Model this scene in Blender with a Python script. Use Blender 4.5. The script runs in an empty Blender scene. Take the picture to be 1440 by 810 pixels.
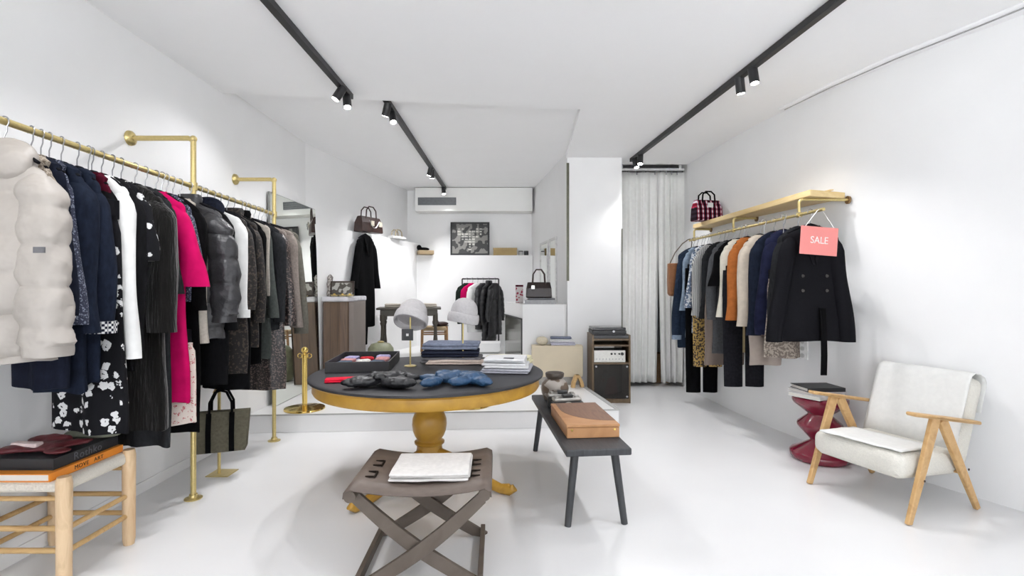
import bpy, math, random
from mathutils import Vector, noise, Matrix
random.seed(7)
PI=math.pi; F=700.0; H=1.35
SC=bpy.context.scene; COL=SC.collection
def gz(x,y,z):                       # place on the height z
    Y=(H-z)*F/(y-405.0); return Vector(((x-720)/F*Y,Y,z))
def nz(x,y,z,s=1.0): return noise.noise(Vector((x*s,y*s,z*s)))

# ------------------------------------------------------------------ materials
MATS={}
def nm(name):
    m=bpy.data.materials.new(name); m.use_nodes=True; nt=m.node_tree
    b=nt.nodes['Principled BSDF']; return m,nt,b
def coords(nt,kind='Object',scale=(1,1,1),rot=(0,0,0)):
    t=nt.nodes.new('ShaderNodeTexCoord'); mp=nt.nodes.new('ShaderNodeMapping')
    mp.inputs['Scale'].default_value=scale; mp.inputs['Rotation'].default_value=rot
    nt.links.new(t.outputs[kind],mp.inputs['Vector']); return mp.outputs['Vector']
def ramp(nt,fac,stops,const=False):
    r=nt.nodes.new('ShaderNodeValToRGB'); e=r.color_ramp.elements
    while len(e)<len(stops): e.new(0.5)
    for i,(p,c) in enumerate(stops): e[i].position=p; e[i].color=(*c,1)
    if const: r.color_ramp.interpolation='CONSTANT'
    nt.links.new(fac,r.inputs['Fac']); return r.outputs['Color']
def bumpit(nt,b,fac,strength,dist=0.01):
    bp=nt.nodes.new('ShaderNodeBump'); bp.inputs['Strength'].default_value=strength; bp.inputs['Distance'].default_value=dist
    nt.links.new(fac,bp.inputs['Height']); nt.links.new(bp.outputs['Normal'],b.inputs['Normal'])
def mat(name,c,rough=.6,metal=0,var=.12,scale=30,bump=.0,sheen=0,stretch=(1,1,1),coat=0,emis=None):
    if name in MATS: return MATS[name]
    m,nt,b=nm(name); b.inputs['Roughness'].default_value=rough; b.inputs['Metallic'].default_value=metal
    v=coords(nt,'Object',stretch); n=nt.nodes.new('ShaderNodeTexNoise'); n.inputs['Scale'].default_value=scale; n.inputs['Detail'].default_value=3
    nt.links.new(v,n.inputs['Vector'])
    lo=tuple(max(0,k*(1-var)) for k in c); hi=tuple(min(1,k*(1+var)) for k in c)
    nt.links.new(ramp(nt,n.outputs['Fac'],[(.3,lo),(.7,hi)]),b.inputs['Base Color'])
    if bump: bumpit(nt,b,n.outputs['Fac'],bump,.05 if 'nylon' in name else .01)
    if sheen: b.inputs['Sheen Weight'].default_value=sheen
    if coat: b.inputs['Coat Weight'].default_value=coat
    b.inputs['Specular IOR Level'].default_value=.5 if (rough<.7 or metal) else .06
    if emis:
        b.inputs['Emission Color'].default_value=(1,.98,.94,1); b.inputs['Emission Strength'].default_value=emis
    MATS[name]=m; return m
def fabric(name,c,var=.25,rough=.9,scale=60,bump=.25): return mat(name,c,rough,0,var,scale,bump,.0,(1,1,.5))
def woodm(name,a,bc,scale=6,stretch=(1,1,8),rough=.5,dist=3):
    if name in MATS: return MATS[name]
    m,nt,b=nm(name); b.inputs['Roughness'].default_value=rough
    v=coords(nt,'Object',stretch); n=nt.nodes.new('ShaderNodeTexNoise'); n.inputs['Scale'].default_value=scale; n.inputs['Detail'].default_value=6; n.inputs['Distortion'].default_value=dist*.3
    nt.links.new(v,n.inputs['Vector'])
    nt.links.new(ramp(nt,n.outputs['Fac'],[(.3,a),(.55,bc),(.75,tuple(k*.9 for k in a))]),b.inputs['Base Color'])
    bumpit(nt,b,n.outputs['Fac'],.1); MATS[name]=m; return m
def floral(name,base,flower,scale=22,thr=.30,second=None):
    if name in MATS: return MATS[name]
    m,nt,b=nm(name); b.inputs['Roughness'].default_value=.85; b.inputs['Specular IOR Level'].default_value=.06
    v=coords(nt); n=nt.nodes.new('ShaderNodeTexNoise'); n.inputs['Scale'].default_value=scale*2.4
    nt.links.new(v,n.inputs['Vector'])
    mx=nt.nodes.new('ShaderNodeMix'); mx.data_type='VECTOR'; mx.inputs[0].default_value=.035
    nt.links.new(v,mx.inputs[4]); nt.links.new(n.outputs['Color'],mx.inputs[5])
    vo=nt.nodes.new('ShaderNodeTexVoronoi'); vo.inputs['Scale'].default_value=scale; nt.links.new(mx.outputs[1],vo.inputs['Vector'])
    st=[(0,second or base),(.08,flower),(thr,base)]
    nt.links.new(ramp(nt,vo.outputs['Distance'],st,True),b.inputs['Base Color']); MATS[name]=m; return m
def speckle(name,base,dots,scale=90,p=.56,rough=.8):
    if name in MATS: return MATS[name]
    m,nt,b=nm(name); b.inputs['Roughness'].default_value=rough
    v=coords(nt); n=nt.nodes.new('ShaderNodeTexNoise'); n.inputs['Scale'].default_value=scale; n.inputs['Detail'].default_value=1
    nt.links.new(v,n.inputs['Vector'])
    nt.links.new(ramp(nt,n.outputs['Fac'],[(0,base),(p,dots)],True),b.inputs['Base Color']); bumpit(nt,b,n.outputs['Fac'],.3); MATS[name]=m; return m
def stripes(name,a,bc,axis='X',scale=40,dist=1.0,w=.5):
    if name in MATS: return MATS[name]
    m,nt,b=nm(name); b.inputs['Roughness'].default_value=.85; b.inputs['Specular IOR Level'].default_value=.06
    v=coords(nt); wv=nt.nodes.new('ShaderNodeTexWave'); wv.bands_direction=axis; wv.inputs['Scale'].default_value=scale; wv.inputs['Distortion'].default_value=dist
    nt.links.new(v,wv.inputs['Vector']); nt.links.new(ramp(nt,wv.outputs['Color'],[(w-.1,a),(w+.1,bc)]),b.inputs['Base Color']); MATS[name]=m; return m
def check(name,a,bc,scale=60):
    if name in MATS: return MATS[name]
    m,nt,b=nm(name); b.inputs['Roughness'].default_value=.85; b.inputs['Specular IOR Level'].default_value=.06
    v=coords(nt,'Object',(1,1,1)); ck=nt.nodes.new('ShaderNodeTexChecker'); ck.inputs['Scale'].default_value=scale
    ck.inputs['Color1'].default_value=(*a,1); ck.inputs['Color2'].default_value=(*bc,1)
    nt.links.new(v,ck.inputs['Vector']); nt.links.new(ck.outputs['Color'],b.inputs['Base Color']); MATS[name]=m; return m
def plaid(name):
    if name in MATS: return MATS[name]
    m,nt,b=nm(name); b.inputs['Roughness'].default_value=.85; b.inputs['Specular IOR Level'].default_value=.06
    v=coords(nt); w1=nt.nodes.new('ShaderNodeTexWave'); w1.bands_direction='X'; w1.inputs['Scale'].default_value=5.5
    w2=nt.nodes.new('ShaderNodeTexWave'); w2.bands_direction='Z'; w2.inputs['Scale'].default_value=6
    nt.links.new(v,w1.inputs['Vector']); nt.links.new(v,w2.inputs['Vector'])
    c1=ramp(nt,w1.outputs['Color'],[(0,(.02,.012,.02)),(.4,(.3,.02,.05)),(.85,(.65,.62,.66))],True)
    c2=ramp(nt,w2.outputs['Color'],[(0,(1,1,1)),(.55,(.45,.2,.28))],True)
    mx=nt.nodes.new('ShaderNodeMix'); mx.data_type='RGBA'; mx.blend_type='MULTIPLY'; mx.inputs[0].default_value=1
    nt.links.new(c1,mx.inputs[6]); nt.links.new(c2,mx.inputs[7]); nt.links.new(mx.outputs[2],b.inputs['Base Color']); MATS[name]=m; return m
WALL=mat('white_plaster',(.89,.89,.89),.85,0,.012,3)
CEIL=mat('ceiling_paint',(.96,.96,.965),.9,0,.01,3)
FLOORM=mat('white_resin',(.78,.78,.785),.28,0,.015,2)
BRASS=mat('brushed_brass',(.62,.50,.22),.33,.75,.08,80)
GOLD=mat('polished_gold',(.80,.58,.18),.13,1,.04,20)
BLACK=mat('black_metal',(.014,.014,.016),.45,0,.1,40)
STEEL=mat('steel_wire',(.35,.35,.36),.3,.9,.05,50)
HANG=fabric('black_velvet',(.008,.008,.010))
LENS=mat('lamp_lens',(1,1,1),.3,0,0,1,emis=30)

# ------------------------------------------------------------------ mesh builder
class MB:
    def __init__(s): s.v=[]; s.f=[]
    def add(s,vs,fs):
        o=len(s.v); s.v+= [Vector(v) for v in vs]; s.f+=[tuple(i+o for i in f) for f in fs]; return s
    def box(s,x0,x1,y0,y1,z0,z1,rz=0,c=None):
        vs=[Vector((x,y,z)) for z in (z0,z1) for y in (y0,y1) for x in (x0,x1)]
        if rz:
            c=Vector(c) if c else Vector(((x0+x1)/2,(y0+y1)/2,0)); R=Matrix.Rotation(rz,3,'Z')
            vs=[R@(v-c)+c for v in vs]
        return s.add(vs,[(0,2,3,1),(4,5,7,6),(0,1,5,4),(2,6,7,3),(0,4,6,2),(1,3,7,5)])
    def prism(s,poly,z0,z1):
        n=len(poly); a=sum(poly[i][0]*poly[(i+1)%n][1]-poly[(i+1)%n][0]*poly[i][1] for i in range(n))
        if a<0: poly=poly[::-1]
        vs=[(p[0],p[1],z0) for p in poly]+[(p[0],p[1],z1) for p in poly]
        return s.add(vs,[tuple(range(n))[::-1],tuple(range(n,2*n))]+[(i,(i+1)%n,n+(i+1)%n,n+i) for i in range(n)])
    def loft(s,rings,caps=True):
        n=len(rings[0]); vs=[p for r in rings for p in r]; fs=[]
        for i in range(len(rings)-1):
            for j in range(n): k=(j+1)%n; fs.append((i*n+j,i*n+k,(i+1)*n+k,(i+1)*n+j))
        if caps: fs+= [tuple(range(n))[::-1],tuple((len(rings)-1)*n+j for j in range(n))]
        return s.add(vs,fs)
    def tube(s,path,r,n=12,flat=1.0):
        path=[Vector(p) for p in path]; rr=r if isinstance(r,(list,tuple)) else [r]*len(path); rings=[]; ref=None
        for i,p in enumerate(path):
            t=(path[min(i+1,len(path)-1)]-path[max(i-1,0)]).normalized()
            if ref is None: ref=Vector((0,1,0)) if abs(t.y)<.9 else Vector((0,0,1))
            u=(ref-t*ref.dot(t)).normalized(); ref=u; w=t.cross(u)
            rings.append([p+u*math.cos(2*PI*j/n)*rr[i]*flat+w*math.sin(2*PI*j/n)*rr[i] for j in range(n)])
        return s.loft(rings)
    def lathe(s,prof,c=(0,0,0),n=32):
        c=Vector(c); return s.loft([[c+Vector((r*math.cos(2*PI*j/n),r*math.sin(2*PI*j/n),z)) for j in range(n)] for r,z in prof])
    def ell(s,c,r,rz=0,n=16,m=10,ry=0):
        c=Vector(c); R=Matrix.Rotation(rz,3,'Z')@Matrix.Rotation(ry,3,'Y'); rings=[]
        for i in range(m+1):
            a=-PI/2+PI*max(.03,min(.97,i/m)); rings.append([c+R@Vector((r[0]*math.cos(a)*math.cos(2*PI*j/n),r[1]*math.cos(a)*math.sin(2*PI*j/n),r[2]*math.sin(a))) for j in range(n)])
        return s.loft(rings)
    def rbox(s,x0,x1,y0,y1,z0,z1,r=.01,wob=0,seed=0,sag=0):       # soft slab
        nx=14; pts=[]; rings=[]; hy=(y1-y0)/2; hz=(z1-z0)/2; cy=(y0+y1)/2; cz=(z0+z1)/2; r=min(r,hy,hz)
        per=[]
        for (sy,sz,a0) in ((1,1,0),(-1,1,90),(-1,-1,180),(1,-1,270)):
            for k in range(5):
                a=math.radians(a0+22.5*k); per.append((sy*(hy-r)+r*math.cos(a),sz*(hz-r)+r*math.sin(a)))
        ext=[]
        for a,b in zip(per,per[1:]+per[:1]):
            d=math.hypot(a[0]-b[0],a[1]-b[1]); q=max(1,int(d/.04)); q=min(q,10)
            for t in range(q): ext.append((a[0]+(b[0]-a[0])*t/q,a[1]+(b[1]-a[1])*t/q))
        xs=[x0,x0+r*.3,x0+r]+[x0+r+(x1-x0-2*r)*i/nx for i in range(1,nx)]+[x1-r,x1-r*.3,x1]
        for x in xs:
            e=min(x-x0,x1-x); k=1.0
            if e<r: k=1-(1-math.sqrt(max(0,1-(1-e/r)**2)))*r/max(hz,.001)*.9; k=max(k,.25)
            ky=1-(1-k)*hz/hy
            ring=[]
            for (yy,zz) in ext:
                p=Vector((x,cy+yy*ky,cz+zz*k))
                if wob: p+=Vector((nz(x+seed,p.y,p.z,9),nz(x,p.y+seed,p.z,9),nz(x,p.y,p.z+seed,7)))*wob
                ring.append(p)
            rings.append(ring)
        return s.loft(rings)
    def build(s,name,m=None,parent=None,smooth=False,bevel=0,subsurf=0,solid=0,remesh=0,xf=None,crumple=None):
        me=bpy.data.meshes.new(name); me.from_pydata([tuple(v) for v in s.v],[],s.f); me.update()
        if m: me.materials.append(m)
        o=bpy.data.objects.new(name,me); COL.objects.link(o)
        if parent: o.parent=parent
        if smooth: me.polygons.foreach_set('use_smooth',[True]*len(me.polygons))
        if solid: md=o.modifiers.new('s','SOLIDIFY'); md.thickness=solid; md.offset=0
        if remesh:
            md=o.modifiers.new('r','REMESH'); md.mode='VOXEL'; md.voxel_size=remesh; md.use_smooth_shade=True
            md=o.modifiers.new('m','SMOOTH'); md.iterations=4; md.factor=.6
            if crumple:
                tx=bpy.data.textures.new('crumple','CLOUDS'); tx.noise_scale=crumple[0]; tx.noise_depth=2
                md=o.modifiers.new('d','DISPLACE'); md.texture=tx; md.strength=crumple[1]; md.mid_level=.55; md.texture_coords='LOCAL'
        if bevel: md=o.modifiers.new('b','BEVEL'); md.width=bevel; md.segments=3; md.limit_method='ANGLE'
        if subsurf: md=o.modifiers.new('u','SUBSURF'); md.levels=subsurf; md.render_levels=subsurf
        if smooth and not remesh:
            try:
                import bmesh
                bm=bmesh.new(); bm.from_mesh(me)
                for e in bm.edges:
                    if len(e.link_faces)==2 and e.calc_face_angle(0)>math.radians(50): e.smooth=False
                bm.to_mesh(me); bm.free()
            except Exception: pass
        return o
def tag(o,label,cat,group=None,kind=None):
    if label: o['label']=label
    if cat: o['category']=cat
    if group: o['group']=group
    if kind: o['kind']=kind
    return o
def thing(name,label,cat,loc=(0,0,0),rz=0,group=None,rot=None):
    o=bpy.data.objects.new(name,None); o.empty_display_size=.05; COL.objects.link(o); o.location=loc
    o.rotation_euler=rot or (0,0,rz); return tag(o,label,cat,group)
def struct(o): o['kind']='structure'; return o
def text(body,size,m,parent,name='lettering',loc=(0,0,0),rot=(0,0,0),ext=.0008,sx=1,font_scale=1,align='CENTER'):
    c=bpy.data.curves.new(name,'FONT'); c.body=body; c.size=size; c.extrude=ext; c.align_x=align; c.align_y='CENTER'; c.space_character=font_scale
    t=bpy.data.objects.new('tmp_text',c); COL.objects.link(t); bpy.context.view_layer.update()
    me=bpy.data.meshes.new_from_object(t); bpy.data.objects.remove(t); me.materials.clear(); me.materials.append(m)
    o=bpy.data.objects.new(name,me); COL.objects.link(o); o.parent=parent; o.location=loc; o.rotation_euler=rot; o.scale=(sx,1,1); return o

# ------------------------------------------------------------------ the room
struct(MB().box(-2.75,3.6,-5.1,9.1,-.1,0).build('floor',FLOORM))
struct(MB().prism([(-2.45,-5.1),(-2.45,5.9),(-1.85,8.8),(-1.95,9.0),(-2.6,6.0),(-2.6,-5.1)],0,3.2).build('wall_left',WALL))
struct(MB().prism([(-2.45,5.9),(-1.62,8.8),(-1.85,8.8)],0.0,2.13).build('wall_left_ledge',WALL))
struct(MB().box(-1.98,.8,8.8,8.95,0,3.2).build('wall_back',WALL))
struct(MB().box(-1.66,.36,8.66,8.8,0,1.92).build('wall_back_ledge',WALL))
struct(MB().prism([(.70,6.3),(1.39,6.3),(1.39,7.85),(.62,8.9),(.335,8.9)],0,3.2).build('wall_centre',WALL))
RW=[(2.345,6.65),(2.40,5.9),(2.43,5.4),(2.50,4.85),(2.60,4.35),(2.70,3.95),(2.86,3.5),(3.05,3.08),(3.22,2.65),(3.34,2.1),(3.4,1.4),(3.42,0),(3.42,-5.1)]
def smooth_line(P,k=6):
    out=[]
    for i in range(len(P)-1):
        p0=P[max(i-1,0)]; p1=P[i]; p2=P[i+1]; p3=P[min(i+2,len(P)-1)]
        for j in range(k):
            t=j/k; out.append(tuple(.5*(2*p1[c]+(p2[c]-p0[c])*t+(2*p0[c]-5*p1[c]+4*p2[c]-p3[c])*t*t+(3*p1[c]-p0[c]-3*p2[c]+p3[c])*t**3) for c in (0,1)))
    return out+[P[-1]]
RW=smooth_line(RW); RW=[RW[0]]+[tuple((RW[i-1][c]+RW[i][c]*2+RW[i+1][c])/4 for c in (0,1)) for i in range(1,len(RW)-1)]+[RW[-1]]
rw=MB(); outer=[(p[0]+.12,p[1]+.02) for p in RW]
rwo=rw.prism(RW+outer[::-1],0,3.0).build('wall_right',WALL,smooth=True); struct(rwo)
struct(MB().box(1.39,2.5,7.8,7.95,0,3.3).build('wall_alcove',mat('alcove_paint',(.80,.80,.78),.9,0,.02,3)))
struct(MB().prism([(2.345,6.65),(2.5,6.65),(2.5,7.85),(2.4,7.85)],0,3.3).build('wall_alcove_side',WALL))
struct(MB().prism([(-2.6,-5.1),(3.6,-5.1),(3.6,6.65),(.70,6.65),(.63,4.6),(-2.6,4.2)],3.0,3.25).build('ceiling',CEIL))
struct(MB().prism([(-2.6,4.1),(.8,4.5),(.8,9.0),(-2.6,9.0)],3.07,3.25).build('ceiling_back',CEIL))
struct(MB().box(.6,2.6,6.6,8.0,3.2,3.3).build('ceiling_alcove',CEIL))
# unseen glazed shop front behind the camera, added to let ambient light in
ff=MB()
ff.box(-2.6,3.6,-5.1,-5.0,2.75,3.0); ff.box(-2.6,3.6,-5.1,-5.0,0,.25); ff.box(-2.6,-2.4,-5.1,-5.0,.25,2.75); ff.box(3.3,3.6,-5.1,-5.0,.25,2.75); ff.box(.3,.4,-5.1,-5.0,.25,2.75)
struct(ff.build('wall_front',WALL))
gm,gnt,gb=nm('shop_glass'); tr=gnt.nodes.new('ShaderNodeBsdfTransparent'); gl=gnt.nodes.new('ShaderNodeBsdfGlossy'); gl.inputs['Roughness'].default_value=.02
mx=gnt.nodes.new('ShaderNodeMixShader'); mx.inputs[0].default_value=.06; gnt.links.new(tr.outputs[0],mx.inputs[1]); gnt.links.new(gl.outputs[0],mx.inputs[2])
gnt.links.new(mx.outputs[0],gnt.nodes['Material Output'].inputs['Surface'])
for i,(a,b) in enumerate(((-2.4,.3),(.4,3.3))):
    struct(MB().box(a,b,-5.06,-5.05,.25,2.75).build('window_%d'%(i+1),gm))
# platform and rear step
PLAT=mat('platform_white',(.82,.82,.82),.3,0,.02,2)
struct(MB().prism([(-2.45,4.62),(1.04,4.84),(.84,6.18),(.84,6.3),(.70,6.3),(.60,7.0),(-2.13,7.0),(-2.45,5.9)],0,.17).build('floor_platform',PLAT,bevel=.004))
struct(MB().prism([(-2.22,6.7),(.63,6.7),(.36,8.66),(-1.66,8.66),(-2.22,6.7)][:4],.0,.35).build('floor_rear_step',PLAT,bevel=.004))
GREY=mat('grey_edge',(.42,.42,.41),.5,0,.05,20)
struct(MB().prism([(1.045,4.85),(.845,6.2),(.80,6.19),(1.0,4.85)],.165,.176).build('trim_1',GREY))
struct(MB().prism([(-2.45,4.615),(1.045,4.835),(1.045,4.842),(-2.45,4.622)],.16,.173).build('trim_2',GREY))
OLIVE=mat('dark_profile_and_shade',(.10,.10,.07),.4,.3,.1,20)
struct(MB().box(.690,.722,6.285,6.30,1.44,2.93).build('trim_3',OLIVE))
struct(MB().box(1.385,1.398,6.29,6.31,.5,2.1).build('corner_shadow_strip',OLIVE))  # dark strip painted in for the shadow at the pillar's corner
# recessed shadow gap strip on the ceiling by the curved wall
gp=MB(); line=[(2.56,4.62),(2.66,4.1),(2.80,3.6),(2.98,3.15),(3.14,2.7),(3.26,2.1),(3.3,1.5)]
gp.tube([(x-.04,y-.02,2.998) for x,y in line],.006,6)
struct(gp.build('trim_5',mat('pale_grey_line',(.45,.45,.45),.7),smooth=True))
gp=MB(); gp.tube([(x-.10,y-.05,2.997) for x,y in line],.014,6); struct(gp.build('trim_6',CEIL,smooth=True))
struct(MB().box(-2.452,-2.438,-5.0,4.62,0,.07).build('baseboard_left',WALL))

# air conditioning bulkhead
t=thing('ceiling_air_conditioner','white boxed air conditioning bulkhead with dark grille high on the back wall','air conditioner',(-.65,8.6,2.66))
MB().box(-1.0,1.0,-.13,.19,.0,.40).build('housing',mat('ac_white',(.84,.84,.82),.6,0,.01,3),t,bevel=.01)
g=MB().box(-.95,-.3,-.138,-.13,.10,.23).build('grille',mat('grille_grey',(.13,.14,.15),.5),t)
g2=MB()
for k in range(6): g2.box(-.94,-.31,-.146,-.138,.112+k*.019,.118+k*.019)
g2.build('slats',mat('slat_grey',(.22,.23,.24),.4),g)

# ------------------------------------------------------------------ track lights
def lamp(parent,loc,energy,aim,size=.022,angle=110,blend=.7,col=(.99,.985,1)):
    l=bpy.data.lights.new('spot_lamp','SPOT'); l.energy=energy; l.spot_size=math.radians(angle); l.spot_blend=blend; l.shadow_soft_size=size; l.color=col
    o=bpy.data.objects.new('spot_lamp',l); COL.objects.link(o); o.parent=parent; o.location=loc
    d=(Vector(aim)-(Vector(parent.location)+Vector(loc))).normalized(); o.rotation_euler=d.to_track_quat('-Z','Y').to_euler(); return o
ENER=27
def track(label,a,b,z,heads,en=1.0):
    a=Vector(a); b=Vector(b); c=(a+b)/2; t=thing('track_light',label,'track light',(c.x,c.y,z))
    d=(b-a); L=d.length; ang=math.atan2(d.y,d.x)
    r=MB().box(-L/2,L/2,-.024,.024,-.045,0,ang,(0,0,0)).build('rail',BLACK,t,bevel=.003)
    for fr,aim in heads:
        p=a+d*fr-c; aimv=Vector(aim); w=aimv-(Vector((c.x,c.y,z))+Vector((p.x,p.y,-.1))); w.normalize()
        s0=Vector((p.x,p.y,-.085)); m_=MB(); m_.tube([(p.x,p.y,-.045),(p.x,p.y,-.085)],.012,8); m_.tube([s0-w*.05,s0+w*.07],.034,16)
        h=m_.build('spot_head',BLACK,t,smooth=True)
        MB().tube([s0+w*.066,s0+w*.073],.027,16).build('lens',LENS,h)
        lamp(t,tuple(s0+w*.09),ENER*en,aim)
Z1=2.998
pa=gz(380,0,2.97); pb=gz(493,137,2.97)
track('black ceiling track light with two lit heads, nearest on the left above the clothes rail',(-1.40,.6),(pb.x,pb.y),Z1,
      [(.1,(-2.2,1.2,1)),(.35,(-.6,3.2,.3)),(.48,(-2.0,2.6,.3)),(.93,(-2.3,3.6,1.2)),(.975,(-.9,3.3,0))])  # first three heads are out of view, added for their light
pa=gz(541,140,3.03); pb=gz(627,268,3.03)
track('black ceiling track light farther back, running to the air conditioning bulkhead',(pa.x,pa.y),(pb.x,pb.y),3.068,
      [(.02,(-2.0,5.4,.6)),(.07,(-.6,3.9,.5)),(.6,(-1.7,7.3,1.0)),(.64,(-1.2,7.6,.6)),(.93,(-.9,7.9,.8))],en=1.7)
pa=gz(1180,0,2.97); pb=gz(888,226,2.97); dr=(Vector((pb.x,pb.y))-Vector((pa.x,pa.y))).normalized(); st=Vector((pa.x,pa.y))-dr*2.4
track('long black ceiling track light on the right, above the aisle to the curtain',(st.x,st.y),(pb.x,pb.y),Z1,
      [(.08,(1.2,1.6,.0)),(.30,(.2,2.6,.1)),(.34,(.3,3.2,.2)),(.545,(2.0,3.3,.2)),(.575,(2.2,4.2,.4)),(.945,(1.3,5.4,.0)),(.975,(2.0,5.6,.3))])  # the three nearest heads are unseen extras that keep up the light

# ------------------------------------------------------------------ garments
RIBS=40
def gring(hw,hd,z,ph,amp,nf,sq=2.6,xo=0,yo=0,n=RIBS,zw=0):
    r=[]
    for j in range(n):
        a=2*PI*j/n; c=math.cos(a); s=math.sin(a)
        x=hw*math.copysign(abs(c)**(2/sq),c); y=hd*math.copysign(abs(s)**(2/2.0),s)
        f=math.sin(nf*x/max(hw,.01)*1.7+ph)+.6*math.sin(nf*1.9*x/max(hw,.01)+ph*2.3+z*6)
        y+=amp*f*(.35+abs(s)) ; x+=amp*.5*math.sin(ph+z*9)
        r.append(Vector((x+xo,y+yo,z+zw*math.sin(a*3+ph))))
    return r
def body_mesh(w,L,th,flare,quilt,seed,waist=.95,top=0,amp=.010):
    rnd=random.Random(seed); ph=rnd.uniform(0,6); nf=rnd.uniform(1.8,3.2); rings=[]
    sh=[(0,.055,.028),(-.012,.075,.034),(-.03,.105,.036),(-.05,w*.74,.036),(-.068,w*.90,.036),(-.088,w*.985,.036),(-.11,w,.036)]
    if top: sh=[(0,w*.9,.02),(-.01,w*.93,.03)]
    for z,a,d in sh: rings.append(gring(a,min(d,th),z,ph,.0015,nf))
    N=int(max(18,L/.014)) if quilt else 18
    z0=sh[-1][0]
    for i in range(1,N+1):
        v=i/N; z=z0+(-L-z0)*v
        ww=w*(1+(waist-1)*math.sin(PI*min(1,v*1.3)) if v<.77 else 1+(waist-1)*.0)
        ww=w*(1-(1-waist)*math.sin(PI*min(v*1.2,1)))*(1+(flare-1)*v)
        d=.036+(th-.036)*min(1,v*2)
        if quilt:
            q=abs(math.sin(PI*(z)/quilt)); q=q**.38; d=d*(.72+.36*q); ww=ww*(.972+.035*q)
        rings.append(gring(ww,d,z,ph,amp*(.2+v),nf,zw=.004*v))
    rings.append(gring(ww*.97,d*.6,-L-.003,ph,amp,nf,zw=.004))
    return MB().loft(rings)
def sleeve_mesh(sd,w,sl,r0,r1,quilt,seed,out=.03,fwd=-.01,bell=0,drop=0,hook=0):
    rnd=random.Random(seed*3+sd+5); ph=rnd.uniform(0,6); rings=[]; N=int(max(16,sl/.013)) if quilt else 16; n=28
    for i in range(N+1):
        v=i/N; cx=sd*(w-.045*(1-v)+out*math.sin(PI*.5*v)+.012*math.sin(v*5+ph)); cz=-.078-sl*v; cy=fwd*v+.006*math.sin(4*v+ph)
        r=r0+(r1-r0)*v; rd=r*.72
        if bell and v>.55: r+= bell*(v-.55)/.45
        if v<.12: k=.35+.65*math.sin(PI/2*v/.12); r*=k; rd*=k
        if quilt: q=abs(math.sin(PI*(v*sl+.03)/quilt))**.38; r*=.84+.2*q; rd*=.80+.26*q
        if quilt and v>.93: r*=.75
        ring=[]
        for j in range(n):
            a=2*PI*j/n; k=1+(.05*math.sin(3*a+ph+v*9) if not quilt else .10*nz(a*1.2+ph,v*9,sd,1.6)+.05*nz(a*4,v*26,ph))
            ring.append(Vector((cx+r*math.cos(a)*k,cy+rd*math.sin(a)*k,cz+sd*.35*r*math.cos(a)*(-1)*max(0,1-v*4))))
        rings.append(ring)
    return MB().loft(rings)
def hanger(x,y,zr,label,w=.19,rz=0,m=None,group=None):
    t=thing('clothes_hanger',label,'hanger',(x,y,zr-.165),rz,group)
    h=MB(); pth=[]
    for k in range(13):
        a=math.radians(200-k*21); pth.append((.021*math.cos(a),0,.165+.0+.021*math.sin(a)-.002))
    e=pth[-1]; pth+=[(.012,0,.125),(0,0,.105),(0,0,.06)]
    h.tube(pth,.0028,6).build('hook',STEEL,t,smooth=True)
    MB().tube([(-w,0,-.0),(-w*.6,0,.035),(-.03,0,.058),(0,0,.064),(.03,0,.058),(w*.6,0,.035),(w,0,0)],[.007,.010,.012,.014,.012,.010,.007],8).build('shoulder_bar',m or HANG,t,smooth=True)
    return t
SEED=[10]
def SHORT(l):
    l=l.split(',')[0]
    return ' '.join(l.split()[:11])
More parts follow.
